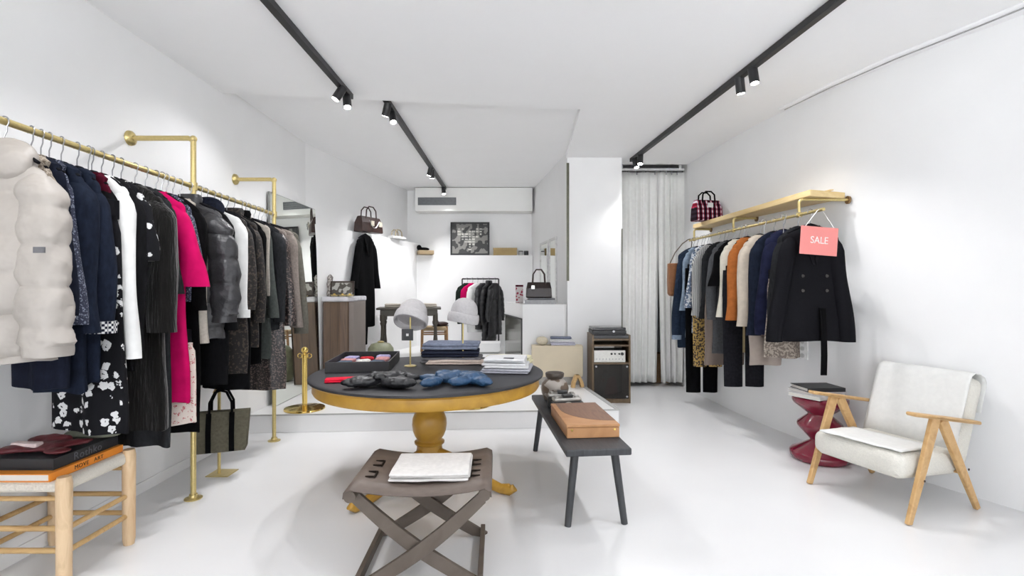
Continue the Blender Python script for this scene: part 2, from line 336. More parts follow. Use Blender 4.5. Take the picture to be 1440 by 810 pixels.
def garment(name,label,cat,x,y,zr,w,L,m,th=.045,sl=.58,r0=.062,r1=.045,quilt=0,flare=1.0,waist=.95,collar='round',rz=0,sm=None,group=None,hem=None,
            cuff=None,bell=0,drop=.105,out=.03,buttons=0,hang=True,belt=None,patch=None,amp=.010,hm=None,sides=(-1,1),fwd=-.01):
    SEED[0]+=1; sd=SEED[0]; zt=zr-drop; zb=zt-L
    t=thing(name,label,cat,(x,y,zb),rz,group)
    def B(mb,nm_,mm,par=t,**k):
        for v in mb.v: v.z+=L
        return mb.build(nm_,mm,par,**k)
    b=B(body_mesh(w,L,th,flare,quilt,sd,waist,amp=amp),'body',m,smooth=True)
    if sl:
        for s in sides:
            so=B(sleeve_mesh(s,w,sl,r0,r1,quilt,sd,out,bell=bell,fwd=fwd),'sleeve',sm or m,smooth=True)
            if cuff:
                cx=s*(w+out); r=(r1+bell)*1.06
                B(MB().loft([gring(r,r*.74,-.078-sl+q,0,0,1,2,cx,fwd,20) for q in (.045,.04,.0,-.008)]),'cuff',cuff,so,smooth=True)
    if collar in('lapel','coat'):
        d=th+.004
        for s in (-1,1):
            mb=MB(); A=[(s*.045,-.034,.002),(s*.088,-.036,-.03),(s*.082,-d-.004,-.10),(s*.055,-d-.010,-.13),(s*.078,-d-.012,-.145),(s*.012,-d-.010,-.30),(s*.004,-d-.004,-.26),(s*.035,-d+.004,-.09)]
            mb.add(A,[(0,1,2,7),(7,2,3,6),(3,4,5,6)]); B(mb,'lapel',m,solid=.006)
    elif collar=='stand':
        B(MB().loft([gring(.075,.04,-.02,0,0,1),gring(.08,.045,.02,0,.002,1),gring(.07,.038,.045,0,.002,1),gring(.055,.028,.035,0,0,1)]),'collar',m,smooth=True)
    elif collar=='hood':
        hd=MB().ell((0,.01,-.015),(.13,.055,.085)); hd.ell((.05,-.02,-.04),(.09,.045,.07)); hd.ell((-.06,-.015,-.05),(.085,.04,.065)); B(hd,'hood',m,remesh=.012)
    else:
        B(MB().tube([(.062*math.cos(a),.03*math.sin(a),-.004-.012*max(0,-math.sin(a))) for a in [2*PI*k/16 for k in range(17)]],.006,6),'neckband',m,smooth=True)
    for k in range(buttons):
        B(MB().tube([(.09*(1 if k%2 else -1),-th-.010,-.38-.11*(k//2)),(.09*(1 if k%2 else -1),-th-.017,-.38-.11*(k//2))],.011,12),'button',mat('button_dark',(.05,.045,.04),.3),smooth=True)
    if hem: B(MB().loft([gring(w*flare*1.01,th*1.1,-L+q,0,amp*.5,2) for q in (.05,.045,.0,-.012)]),'hem_band',hem,smooth=True)
    if patch: B(MB().box(patch[0]-.022,patch[0]+.022,patch[1]-.006,patch[1],patch[2]-.011,patch[2]+.011),'sleeve_patch',mat('grey_patch',(.12,.12,.13),.6))
    if hang: hanger(x,y,zr,'black hanger holding the '+SHORT(label),w=min(.19,w*.8),rz=rz,m=hm)
    return t
def skirt(name,label,cat,x,y,zr,w,L,m,th=.04,flare=1.2,drop=.3,rz=0,amp=.012,hang=True):
    SEED[0]+=1; sd=SEED[0]; zt=zr-drop; t=thing(name,label,cat,(x,y,zt-L),rz)
    mb=body_mesh(w,L,th,flare,0,sd,1,top=1,amp=amp)
    for v in mb.v: v.z+=L
    mb.build('body',m,t,smooth=True)
    MB().loft([gring(w*.94,.024,L+q,0,0,1) for q in (-.03,-.02,.01,.014)]).build('waistband',m,t,smooth=True)
    if hang:
        h=thing('clip_hanger','clip hanger holding the '+SHORT(label),'hanger',(x,y,zt),rz)
        pth=[(.021*math.cos(math.radians(200-k*21)),0,drop+.021*math.sin(math.radians(200-k*21))) for k in range(13)]+[(0,0,drop-.06),(0,0,.09)]
        MB().tube(pth,.0028,6).build('hook',STEEL,h,smooth=True)
        MB().tube([(-w*.8,0,.08),(w*.8,0,.08)],.008,8).build('bar',HANG,h,smooth=True)
        for s in (-1,1): MB().box(s*w*.75-.012,s*w*.75+.012,-.03,.03,.0,.09).build('clip',HANG,h,bevel=.003)
    return t
def trousers(label,x,y,zr,w,L,m,drop=.25,rz=0,flare=1.0,hem=None,lab=None):
    SEED[0]+=1; zt=zr-drop; t=thing('trousers',label,'trousers',(x,y,zt-L),rz)
    MB().loft([gring(w,.02,L+.01,0,0,1),gring(w,.028,L,0,0,1),gring(w*1.02,.032,L-.1,1,.003,2),gring(w*1.04,.034,L-.24,1,.004,2)]).build('waist',m,t,smooth=True)
    for s in (-1,1):
        rings=[]
        for i in range(14):
            v=i/13; rings.append(gring(w*.5*(1.0-.12*v)*(1+(flare-1)*v),.03+.006*math.sin(v*7),L-.2-(L-.2)*v,v*3+s,.004,2,2.4,s*w*.52,0,20))
        lg=MB().loft(rings).build('leg',m,t,smooth=True)
        if hem: MB().loft([gring(w*.47*flare,.036,q,0,0,1,2.4,s*w*.52,0,20) for q in (-.005,0,.07,.075)]).build('turn_up',hem,lg,smooth=True)
    h=thing('clip_hanger','clip hanger holding the '+SHORT(label),'hanger',(x,y,zt),rz)
    pth=[(.021*math.cos(math.radians(200-k*21)),0,drop+.021*math.sin(math.radians(200-k*21))) for k in range(13)]+[(0,0,drop-.06),(0,0,.05)]
    MB().tube(pth,.0028,6).build('hook',STEEL,h,smooth=True)
    MB().tube([(-w*.8,0,.045),(w*.8,0,.045)],.008,8).build('bar',HANG,h,smooth=True)
    for s in (-1,1): MB().box(s*w*.75-.012,s*w*.75+.012,-.03,.03,.0,.055).build('clip',HANG,h,bevel=.003)
    return t

# ---- left rail
def rxl(y): return -1.8825-.05*y+ .0
t=thing('clothes_rail','long brass pipe clothes rail on floor posts along the left wall','clothes rail',(-2.1,3.2,0))
T=Vector((-2.1,3.2,0))
def lp(x,y,z): return Vector((x,y,z))-T
MB().tube([lp(rxl(.9),.9,2.0),lp(rxl(4.42),4.42,2.0)],.0145,14).build('rail',BRASS,t,smooth=True)
for (py) in (1.1,3.19,4.40):
    px=rxl(py); 
    MB().tube([lp(px,py,.0),lp(px,py,2.30)],.0165,14).build('post',BRASS,t,smooth=True)
    MB().tube([lp(px,py,2.295),lp(px-.03,py,2.31),lp(-2.45,py,2.31)],[.0165,.0165,.0165],14).build('wall_arm',BRASS,t,smooth=True)
    MB().ell(lp(px,py,2.305),(.022,.022,.022)).build('elbow',BRASS,t,smooth=True)
    MB().tube([lp(-2.449,py,2.31),lp(-2.436,py,2.31),lp(-2.42,py,2.31)],[.048,.046,.024],20).build('wall_flange',BRASS,t,smooth=True)
    MB().lathe([(.052,0),(.052,.006),(.026,.012),(.024,.03)],lp(px,py,0)).build('floor_flange',BRASS,t,smooth=True)
    MB().tube([lp(px,py,1.975),lp(px,py,2.025)],.024,14).build('tee_joint',BRASS,t,smooth=True)
navy=fabric('navy_wool',(.011,.015,.027)); navy2=fabric('navy_wool_deep',(.009,.011,.02)); black=fabric('black_wool',(.004,.004,.0045)); black2=fabric('black_cotton',(.007,.007,.008))
char=fabric('charcoal_wool',(.020,.021,.023)); whitef=mat('white_cloth',(.72,.72,.71),.85,0,.05,20,.1)
cream=mat('cream_nylon',(.36,.33,.30),.5,0,.05,7,.5); tweed=speckle('beige_tweed',(.20,.16,.12),(.38,.33,.27),150,.5)
bluep=speckle('blue_speckle',(.015,.02,.045),(.18,.20,.26),130,.58); fl=floral('black_white_floral',(.010,.010,.012),(.62,.62,.62),20,.36)
velvet=mat('black_fur',(.004,.0035,.003),.85,0,.7,14,.9,.3,(6,6,.6)); mag=mat('magenta_crepe',(.47,.004,.09),.75,0,.15,12,.2)
beige=mat('beige_knit',(.44,.40,.35),.9,0,.12,60,.3); greyp=mat('charcoal_nylon',(.024,.024,.027),.40,0,.15,12,.35)
brownp=speckle('brown_black_print',(.010,.008,.007),(.05,.036,.028),60,.57); taupe=mat('taupe_knit',(.17,.145,.13),.92,0,.15,60,.3)
seq=speckle('bronze_sequins',(.012,.009,.009),(.13,.095,.085),75,.56,.35); olive=mat('olive_grey_wool',(.10,.095,.08),.92,0,.15,50,.3)
pinkfl=floral('pink_floral_print',(.68,.60,.54),(.45,.12,.13),45,.30); tealg=fabric('dark_teal',(.010,.03,.03)); red=fabric('dark_red_lining',(.06,.005,.014))
EX={1.94:.315,2.055:.205,2.10:.20,2.14:.21,2.20:.225,2.285:.225,2.37:.185,2.43:.245,2.50:.225,2.56:.235,2.66:.255,2.74:.22,2.83:.31,2.92:.22,2.98:.235,3.05:.20,3.15:.335,3.26:.26,3.33:.22,3.42:.27,3.50:.275,3.60:.24,3.69:.25,3.80:.23,3.93:.24,4.02:.27,4.16:.28,4.24:.31,4.33:.32}
LN={2.10:.96,2.20:1.0,2.285:.97,2.66:1.295,2.74:1.41,2.83:1.19,3.26:1.17,3.50:1.14}
def L_(name,label,cat,y,*a,**k):
    a=list(a); e=EX.get(round(y,3),a[0]); out=k.get('out',.018); k['out']=out
    if k.get('sl',.58): e=max(.12,e-out-k.get('r1',.045)*.9-k.get('bell',0)*.6)
    a[0]=e; a[1]=LN.get(round(y,3),a[1]); k.setdefault('rz',-.30 if 2<y<2.6 else (-.12 if y<4 else -.05))
    return garment(name,label,cat,rxl(y),y,2.0,*a,**k)
L_('puffer_jacket','cream quilted puffer jacket, nearest on the left brass rail','jacket',1.94,.235,.80,cream,th=.11,sl=.70,r0=.088,r1=.096,rz=-.08,quilt=.155,collar='hood',out=.045,patch=(.25,-.088,-.38),waist=1.0,fwd=-.03,drop=.13)
L_('coat','navy wool coat just behind the cream puffer jacket','coat',2.10,.24,1.0,navy2,th=.05,collar='coat',cuff=check('navy_white_check',(.015,.018,.03),(.6,.6,.6),90))
L_('fur_jacket','beige tweed jacket peeping out behind the cream puffer sleeve','jacket',2.055,.225,.78,tweed,th=.03,sl=.70,r0=.06,r1=.06,out=.045)
L_('blouse','navy blouse with small pale speckles beside the beige tweed','blouse',2.14,.235,.70,bluep,th=.02,sl=.62,out=.05)
L_('coat','dark navy wool coat with wide sleeve, first of the two navy coats','coat',2.20,.255,1.12,navy,th=.045,sl=.66,r0=.085,r1=.075,collar='coat')
L_('coat','navy coat with checked cuff lining, beside the white coat','coat',2.285,.25,1.14,navy,th=.04,sl=.66,r0=.075,r1=.072,collar='coat',cuff=check('navy_white_check',(.015,.018,.03),(.6,.6,.6),90))
skirt('skirt','long black skirt with white flowers hanging below the navy coats','skirt',rxl(2.35),2.35,2.0,.20,.99,fl,flare=1.17,rz=-.3,drop=.33)
L_('jacket','black jacket with dark red lining next to the white coat','jacket',2.37,.235,.8,red,th=.02,sl=.6,sm=black)
L_('coat','white slim coat between dark coats on the left rail','coat',2.43,.225,.60,whitef,th=.035,sl=.80,r0=.07,r1=.042,out=.03)
L_('jacket','black jacket directly behind the white coat','jacket',2.50,.235,.95,black2,th=.035,sl=.78,r0=.07,r1=.05)
L_('blouse','black blouse with large white flowers, rounded sleeve','blouse',2.56,.24,.6,fl,th=.025,sl=.33,r0=.075,r1=.06)
L_('coat','long black fur coat hanging to stool height beside the magenta dress','coat',2.66,.25,1.36,velvet,th=.065,sl=.70,r0=.085,r1=.075,flare=1.06,collar='coat')
L_('dress','black ribbed dress behind the fur coat','dress',2.74,.22,1.42,char,th=.03,sl=.5)
L_('dress','magenta crepe dress with flared sleeves','dress',2.83,.21,1.27,mag,th=.045,sl=.46,r0=.06,r1=.05,bell=.055,out=.05,flare=1.13)
skirt('skirt','pale pink flowered dress hem below the magenta dress','skirt',rxl(2.87),2.88,2.0,.19,.45,pinkfl,flare=1.05,drop=.98)
L_('blouse','blue and white patterned blouse behind the magenta dress','blouse',2.92,.235,.62,bluep,th=.025,sl=.40)
L_('jacket','black velvet jacket behind the blue patterned blouse','jacket',2.98,.235,1.4,black,th=.03,sl=.6)
L_('coat','light beige knitted coat beside the charcoal puffer jacket','coat',3.05,.235,.55,beige,th=.03,sl=.80,r0=.06,r1=.05)
L_('puffer_jacket','charcoal quilted puffer jacket in the middle of the left rail','jacket',3.15,.255,.86,greyp,th=.085,sl=.68,r0=.10,r1=.088,quilt=.16,collar='stand',out=.035)
L_('coat','black coat below and behind the charcoal puffer','coat',3.26,.24,1.08,black2,th=.04,sl=.74,r0=.08)
L_('jacket','black hooded jacket in the middle of the left rail','jacket',3.33,.235,.9,navy2,th=.04,collar='hood')
L_('cardigan','white knitted cardigan with ribbed cuff beside the brown patterned dress','cardigan',3.42,.225,.55,whitef,th=.035,sl=.66,r0=.062,r1=.045,cuff=whitef)
L_('dress','brown and black printed dress behind the white cardigan','dress',3.50,.24,1.12,brownp,th=.05,sl=.62,r0=.075,r1=.055)
L_('dress','black lace dress, second dark one behind the white cardigan','dress',3.60,.225,1.27,black2,th=.04,sl=.6)
L_('coat','brown speckled long coat with soft collar','coat',3.69,.235,.98,brownp,th=.045,sl=.72,r0=.075,collar='stand')
L_('dress','black dress with cream neck trim','dress',3.80,.225,1.12,black,th=.04,sl=.62,collar='stand')
L_('vest','cream vest peeping out near the end of the left rail','vest',3.86,.215,.6,beige,th=.02,sl=0,collar='round')
L_('cardigan','dark green grey cardigan near the brass end post','cardigan',3.93,.225,1.10,mat('green_grey_knit',(.055,.062,.058),.9,0,.15,50,.3),th=.035,sl=.70)
L_('cardigan','charcoal cardigan in front of the sequinned sweater','cardigan',4.02,.235,.88,char,th=.045,sl=.74,r0=.075)
skirt('skirt','bronze sequinned skirt hanging low at the end of the left rail','skirt',rxl(4.10),4.10,2.0,.20,1.03,seq,flare=1.12,drop=.45,th=.045)
L_('sweater','taupe sweater with bronze sequinned sleeve','sweater',4.16,.235,.80,taupe,th=.045,sl=.78,r0=.075,r1=.055,sm=seq)
L_('cardigan','grey brown cardigan between sequins and the mirror','cardigan',4.24,.24,.82,taupe,th=.045,sl=.80,r0=.075,r1=.055)
L_('coat','olive grey wool coat, last on the left rail by the mirror','coat',4.33,.255,.86,olive,th=.045,sl=.86,r0=.075,r1=.06)

# ---- bag on its stand below the rail
t=thing('bag_stand','low brass display stand on the floor under the left rail','stand',(-2.13,3.62,0))
MB().box(-.06,.10,-.07,.08,0,.006).build('base',BRASS,t,bevel=.002)
MB().tube([(0,0,0),(0,0,.60),(.0,-.03,.625),(0,-.06,.60)],.011,10).build('pole',BRASS,t,smooth=True)
def tote(name,label,loc,rz,w,h,d,m,strap,hh=.14,taper=.86,top=None,stripes_=True,clasp=None,sc=1):
    t=thing(name,label,'bag',loc,rz)
    MB().loft([[Vector((sx*w/2*k,sy*d/2*q,z)) for sx,sy in ((-1,-1),(-.5,-1.06),(0,-1.1),(.5,-1.06),(1,-1),(1,1),(.5,1.06),(0,1.1),(-.5,1.06),(-1,1))] for k,q,z in ((1.0*taper,.9,0),(taper+(1-taper)*.1,1,.01),(taper+(1-taper)*.5,.95,h*.5),(1,.6,h*.96),(1,.5,h))]).build('body',m,t,smooth=True)
    for s in (-1,1):
        MB().tube([(-w*.2,s*d*.34,h*.80),(-w*.19,s*d*.33,h+hh*.45),(-w*.10,s*d*.3,h+hh*.92),(0,s*d*.28,h+hh),(w*.10,s*d*.3,h+hh*.92),(w*.19,s*d*.33,h+hh*.45),(w*.2,s*d*.34,h*.80)],.0085,8).build('handle',strap,t,smooth=True)
        if stripes_:
            for q in (-.2,.2):
                MB().loft([[Vector((w*q-w*.045,s*d*.56*a,z)),Vector((w*q+w*.045,s*d*.56*a,z)),Vector((w*q+w*.045,s*d*.50*a,z)),Vector((w*q-w*.045,s*d*.50*a,z))] for z,a in ((.004,1.05),(h*.5,1.09),(h*.98,.68))]).build('strap',strap,t)
    if clasp: MB().box(-.02,.02,-d*.62,-d*.50,h*.55,h*.75).build('clasp',clasp,t,bevel=.003)
    return t
tote('tote_bag','olive canvas tote bag with black straps hanging below the left rail',(-2.07,3.55,.195),.35,.36,.28,.12,mat('olive_canvas',(.12,.11,.08),.9,0,.15,60,.3),black,hh=.15)

# ------------------------------------------------------------------ rustic stool and books, front left
PALE=woodm('pale_pine',(.62,.42,.24),(.72,.53,.33),5,(6,6,1)); PALE2=woodm('honey_pine',(.50,.30,.12),(.60,.40,.18),5,(1,6,6))
t=thing('rush_stool','pale pine stool with white woven seat, under the books at front left','stool',(-2.215,2.435,0))
for sx in (-1,1):
    for sy in (-1,1):
        MB().tube([(sx*.195,sy*.19,0),(sx*.195,sy*.19,.03),(sx*.195,sy*.19,.47),(sx*.195,sy*.19,.50)],[.024,.029,.031,.026],16).build('leg',PALE,t,smooth=True)
for s in (-1,1):
    for z in (.155,.26): MB().tube([(s*.195,-.18,z),(s*.195,.18,z)],.0125,10).build('rung',PALE2,t,smooth=True)
    for z in (.115,.215): MB().tube([(-.18,s*.19,z+.05),(.18,s*.19,z+.05)],.0125,10).build('rung',PALE2,t,smooth=True)
    MB().tube([(-.18,s*.19,.40),(.18,s*.19,.40)],.011,10).build('rung',PALE2,t,smooth=True)
MB().rbox(-.20,.20,-.20,.20,.425,.485,.02,.002).build('woven_seat',mat('white_weave',(.72,.68,.60),.9,0,.12,90,.5,0,(1,8,1)),t,smooth=True)
def book(label,loc,rz,w,d,h,cover,title=None,tm=None,tsize=.03,pages=True,sp=1,group=None,side='right',pm=None):
    t=thing('book',label,'book',loc,rz,group); c=.004
    cv=MB().box(-w/2,w/2,-d/2,d/2,0,c).box(-w/2,w/2,-d/2,d/2,h-c,h)
    if side=='right': cv.box(w/2-c,w/2,-d/2,d/2,c,h-c)
    else: cv.box(-w/2,w/2,-d/2,-d/2+c,c,h-c)
    cv.build('cover',cover,t)
    MB().box(-w/2+.006,w/2-.006 if side!='right' else w/2-c,-d/2+.006,d/2-.006,c,h-c).build('pages',pm or mat('paper',(.72,.69,.64),.9,0,.04,200,0,0,(1,1,30)),t)
    if title:
        if side=='right': text(title,tsize,tm,t,'spine_title',(w/2+.0006,0,h/2),(PI/2,0,PI/2),font_scale=sp)
        else: text(title,tsize,tm,t,'spine_title',(0,-d/2-.0006,h/2),(PI/2,0,0),font_scale=sp)
    return t
book('thick orange-spined art book lying on the pine stool',(-2.245,2.42,.487),0,.38,.42,.036,mat('orange_cover',(.80,.27,.03),.5,0,.03,5),'MOVE   ART',mat('ink_black',(.02,.015,.01),.6),.027,sp=1.15)
book('large black art book on top of the orange one',(-2.25,2.44,.524),0,.345,.37,.05,mat('black_cover',(.018,.019,.022),.5,0,.05,5),'Rothko',mat('ink_grey',(.10,.105,.12),.5),.05,sp=1.1,pm=mat('black_cover',(.018,.019,.022),.5,0,.05,5))
def blob(name,label,cat,loc,parts,m,rz=0,vox=.008,pname=None,extra=None,crumple=None):
    t=thing(name,label,cat,loc,rz); mb=MB()
    for p in parts: mb.ell(p[0],p[1],p[2] if len(p)>2 else 0,ry=p[3] if len(p)>3 else 0)
    mb.build(pname or 'cloth',m,t,remesh=vox,crumple=crumple); return t
burg=mat('burgundy_leather',(.10,.012,.016),.45,0,.15,20,.3)
t=blob('gloves','pair of burgundy gloves with a pale stripe on the black art book','gloves',(-2.22,2.40,.577),[((0,-.02,.018),(.13,.07,.018),.5),((-.10,-.06,.02),(.08,.05,.02),.9),((-.05,.05,.028),(.10,.04,.026),.2),((.08,.03,.018),(.08,.035,.016),.7),((.10,-.08,.014),(.06,.04,.012),.2)],burg,crumple=(.04,.012))
MB().rbox(-.13,-.0,-.075,-.035,.026,.048,.006,.004).build('stripe',mat('pale_pink_stripe',(.68,.56,.54),.7),t,smooth=True)
blob('scarf','folded grey green scarf at the back of the black art book','scarf',(-2.17,2.57,.577),[((0,0,.018),(.15,.04,.018)),((.06,.01,.016),(.08,.035,.014),.3),((-.08,0,.02),(.06,.04,.018))],mat('grey_green',(.17,.18,.14),.8,0,.15,30,.3))

# ------------------------------------------------------------------ round table
YW=woodm('mustard_wood',(.36,.185,.022),(.49,.275,.04),4,(1,1,1),.35)
TC=Vector((-.575,3.47,0)); TT=.77; TR=.79
t=thing('round_table','large round mustard wood pedestal table with a dark top','table',tuple(TC))
MB().lathe([(TR-.01,TT-.020),(TR,TT-.016),(TR,TT-.004),(TR-.006,TT),(TR-.03,TT)],n=96).build('table_top',mat('dark_top',(.020,.020,.024),.55,0,.15,8,.05),t,smooth=True)
MB().lathe([(TR-.06,TT-.10),(TR-.035,TT-.10),(TR-.026,TT-.085),(TR-.03,TT-.035),(TR-.015,TT-.021),(TR-.05,TT-.02)],n=96).build('apron',YW,t,smooth=True)
MB().lathe([(.16,.13),(.165,.15),(.12,.17),(.095,.20),(.088,.235),(.086,.262),(.102,.272),(.104,.285),(.086,.294),(.084,.302),(.100,.325),(.114,.36),(.120,.405),(.116,.445),(.102,.48),(.084,.505),(.080,.515),(.092,.522),(.094,.535),(.085,.545),(.095,.58),(.14,.63),(.20,.67)],n=48).build('pedestal',YW,t,smooth=True)
for ang in (232,338,102):
    a=math.radians(ang); pth=[]; rr=[]
    for r,z,q in ((.06,.19,.060),(.18,.165,.055),(.32,.11,.045),(.45,.06,.036),(.54,.034,.032),(.60,.036,.038),(.625,.050,.034),(.615,.066,.015)):
        pth.append((r*math.cos(a),r*math.sin(a),z)); rr.append(q)
    MB().tube(pth,rr,14,.8).build('foot',YW,t,smooth=True)
def onT(px,py): return gz(px,py,TT)
# folded cloth
def folded(name,label,cat,loc,w,d,h,layers,m,rz=0,group=None,seed=0,wob=.004,skew=.01):
    t=thing(name,label,cat,loc,rz,group); rnd=random.Random(seed); mb=MB(); hh=h/layers
    for i in range(layers):
        ox=rnd.uniform(-skew,skew); oy=rnd.uniform(-skew,skew)
        mb.rbox(-w/2+ox,w/2+ox,-d/2+oy,d/2+oy,i*hh,(i+1)*hh*1.0,hh*.48,wob,seed+i)
    mn=min(v.z for v in mb.v)
    for v in mb.v: v.z-=mn
    mb.build('folded_cloth',m,t,smooth=True); return t
# tray with small accessories
tc=Vector((-1.09,3.70,TT)); t=thing('display_tray','black open display tray of small accessories on the round table','tray',(tc.x,tc.y,TT+.001),.10)
tb=mat('tray_black',(.018,.017,.019),.5,0,.1,20)
MB().box(-.215,.215,-.29,.29,0,.008).build('bottom',tb,t)
for a in ((-.215,.215,-.29,-.28),(-.215,.215,.28,.29),(-.215,-.205,-.28,.28),(.205,.215,-.28,.28)): MB().box(*a,.008,.072).build('side',tb,t,bevel=.002)
cols=[('lilac',(.35,.32,.50)),('scarlet',(.45,.03,.04)),('rose',(.50,.25,.25)),('ivory',(.65,.62,.58)),('slate',(.10,.12,.16)),('sky',(.35,.42,.55))]
nms=['nearest the left corner','beside the tray\'s front side','in the front right corner','in the middle left','in the centre','in the middle right','near the back left','at the back middle','near the back right','in the far row']
k=0
for j in range(4):
    for i in range(3):
        if k>=10: break
        cn,cc=cols[(k*5+j)%6]; x=-.13+i*.13; y=-.20+j*.125
        w=Matrix.Rotation(.10,3,'Z')@Vector((x,y,0))
        folded('folded_scarf','small %s folded scarf %s of the black tray'%(cn,nms[k]),'scarf',(tc.x+w.x,tc.y+w.y,TT+.010),.095,.075,.038+.012*(k%3),2,mat('scarf_'+cn,cc,.8,0,.2,60,.2),.1+.4*math.sin(k*2),'small folded scarves in the tray',k,.005); k+=1
# scarlet cloth
p=onT(482,537); folded('folded_cloth','small bright red folded cloth at the left front of the round table','cloth',(p.x,p.y,TT+.001),.20,.08,.022,2,mat('bright_red',(.72,.02,.05),.75,0,.1,30,.2),.22,seed=3)
# puffer items
NB=mat('black_nylon',(.009,.009,.011),.42,0,.15,16,.2); NBL=mat('blue_nylon',(.02,.062,.135),.42,0,.15,16,.2)
def knotted(label,px,py,m,seed,left,right):
    p=onT(px,py); rnd=random.Random(seed); ps=[]
    for (x,y,l,w_,a) in left+right: ps.append(((x*1.05,y*1.2,w_*.7),(l,w_,w_*.7),a))
    for k in range(9): x=rnd.uniform(-.10,.12); ps.append(((x,rnd.uniform(-.06,.11),.05+rnd.uniform(0,.014)),(rnd.uniform(.025,.05),rnd.uniform(.02,.035),.018),rnd.uniform(-1,1)))
    blob('puffer_scarf',label,'scarf',(p.x,p.y,TT+.004),ps,m,vox=.0055,crumple=(.022,.010))
knotted('knotted black quilted scarf lying at the front of the round table',545,543,NB,3,[(-.13,-.05,.12,.045,.25),(-.17,.05,.08,.035,.6),(-.04,.06,.11,.05,.15)],[(.08,-.07,.11,.048,-.1),(.06,.10,.12,.045,-.3),(.02,.01,.07,.06,.1)])
knotted('knotted blue quilted scarf at the front of the round table',640,541,NBL,8,[(-.12,-.07,.085,.042,.9),(-.13,.06,.11,.035,-.1),(-.04,.03,.08,.05,.2)],[(.10,-.0,.10,.055,-.35),(.16,-.05,.07,.042,-.6),(.05,.09,.13,.045,.15),(.03,-.05,.07,.04,.3)])
# jeans and knitwear stacks
den=mat('light_denim',(.20,.225,.30),.9,0,.2,40,.2); dden=mat('dark_denim',(.022,.026,.045),.9,0,.2,40,.2); gden=mat('grey_denim',(.16,.155,.165),.9,0,.2,40,.2)
jp=Vector((-.475,3.93,TT+.002))
folded('folded_jeans','grey folded jeans at the bottom of the jeans stack','jeans',(jp.x,jp.y,jp.z),.46,.26,.04,2,gden,0,None,11)
folded('folded_jeans','dark indigo folded jeans in the middle of the jeans stack','jeans',(jp.x-.005,jp.y,jp.z+.046),.44,.25,.045,2,dden,.03,None,12)
folded('folded_jeans','light blue folded jeans on top of the jeans stack','jeans',(jp.x,jp.y,jp.z+.098),.43,.24,.05,2,den,-.02,None,13,.006)
p=onT(645,511); folded('folded_sweater','pale pinkish beige folded sweater in front of the jeans','sweater',(p.x+.02,p.y-.04,TT+.001),.50,.12,.028,2,mat('blush_knit',(.58,.48,.42),.9,0,.1,60,.3),.0,None,14,.006)
wk=mat('white_knit',(.66,.66,.67),.9,0,.06,60,.25); lk=mat('lilac_grey_knit',(.45,.45,.50),.9,0,.1,60,.25)
wp=Vector((-.02,3.49,TT+.001))
folded('folded_sweater','lilac grey folded sweater under the white ones at right of the table','sweater',(wp.x-.01,wp.y,wp.z),.33,.30,.03,2,lk,-.12,None,21,.004)
folded('folded_sweater','white folded sweater with a dark label on the table\'s right side','sweater',(wp.x-.02,wp.y,wp.z+.034),.30,.28,.03,2,wk,-.06,None,22,.004)
t=folded('folded_sweater','topmost white folded sweater on the table\'s right stack','sweater',(wp.x-.03,wp.y+.01,wp.z+.068),.28,.26,.026,2,wk,-.1,None,23,.004)
MB().box(.0,.07,-.10,-.05,.0262,.030).build('label',mat('label_dark',(.07,.07,.08),.6),t)
folded('folded_cloth','pale yellow folded cloth behind the white sweaters','cloth',(-.02,3.86,TT+.001),.34,.16,.05,3,mat('pale_yellow_cloth',(.66,.62,.42),.9,0,.1,40,.2),-.15,None,24,.006)
# hats on brass stands
HATM=mat('grey_felt',(.47,.455,.46),.95,0,.05,60,.35); HATI=mat('hat_lining',(.10,.10,.12),.9,0,.15,30)
def hat(label,loc,tilt,turn,s=1.0,standlabel=''):
    st=thing('hat_stand',standlabel,'stand',(loc[0],loc[1],TT+.001))
    MB().lathe([(.045,0),(.045,.005),(.012,.010)],n=24).build('base',BRASS,st,smooth=True)
    MB().tube([(0,0,.008),(0,0,loc[2]-TT-.035)],.006,10).build('pole',BRASS,st,smooth=True)
    MB().ell((0,0,loc[2]-TT-.03),(.03,.03,.02)).build('top_cap',BRASS,st,smooth=True)
    t=thing('bucket_hat',label,'hat',(loc[0],loc[1],loc[2]-.13),0,None,(tilt[0],tilt[1],turn))
    prof=[(.112,.03),(.114,.07),(.111,.105),(.102,.14),(.086,.168),(.062,.190),(.032,.202),(.008,.205)]
    n=40
    MB().loft([[Vector((r*s*math.cos(2*PI*j/n)*1.05,r*s*math.sin(2*PI*j/n)*.95,z*s)) for j in range(n)] for r,z in prof]).build('crown',HATM,t,smooth=True)
    br=[(.106,.070),(.118,.076),(.128,.066),(.132,.04),(.133,.012),(.130,-.004),(.121,-.008),(.113,.0),(.108,.03),(.106,.065)]
    MB().loft([[Vector((r*s*math.cos(2*PI*j/n)*1.05,r*s*math.sin(2*PI*j/n)*.97,z*s+.006*math.sin(2*PI*j/n*2))) for j in range(n)] for r,z in br],caps=False).build('brim',HATM,t,smooth=True)
    MB().lathe([(.111*s,.033*s),(.111*s,.036*s)],n=n).build('lining',HATI,t,smooth=True)
    return t
h1=gz(577,515,TT); h=hat('pale grey bucket hat tipped forward on the left brass stand',(h1.x,h1.y,1.225),(-.62,.12),0,.92,'thin brass hat stand on the round table, left one with black tag')
tg=thing('price_tag','small square black tag hanging below the left grey hat','tag',(h1.x-.015,h1.y-.03,.965))
MB().box(-.042,.042,-.003,.003,-.001,.083).build('card',BLACK,tg); MB().box(-.009,.009,-.0042,-.003,.032,.05).build('emblem',mat('tag_white',(.6,.6,.58),.6),tg)
h2=gz(651,511,TT); hat('pale grey bucket hat sitting level on the right brass stand',(h2.x,h2.y,1.225),(.10,.12),.4,.88,'thin brass hat stand on the round table, right one behind the blue scarf')

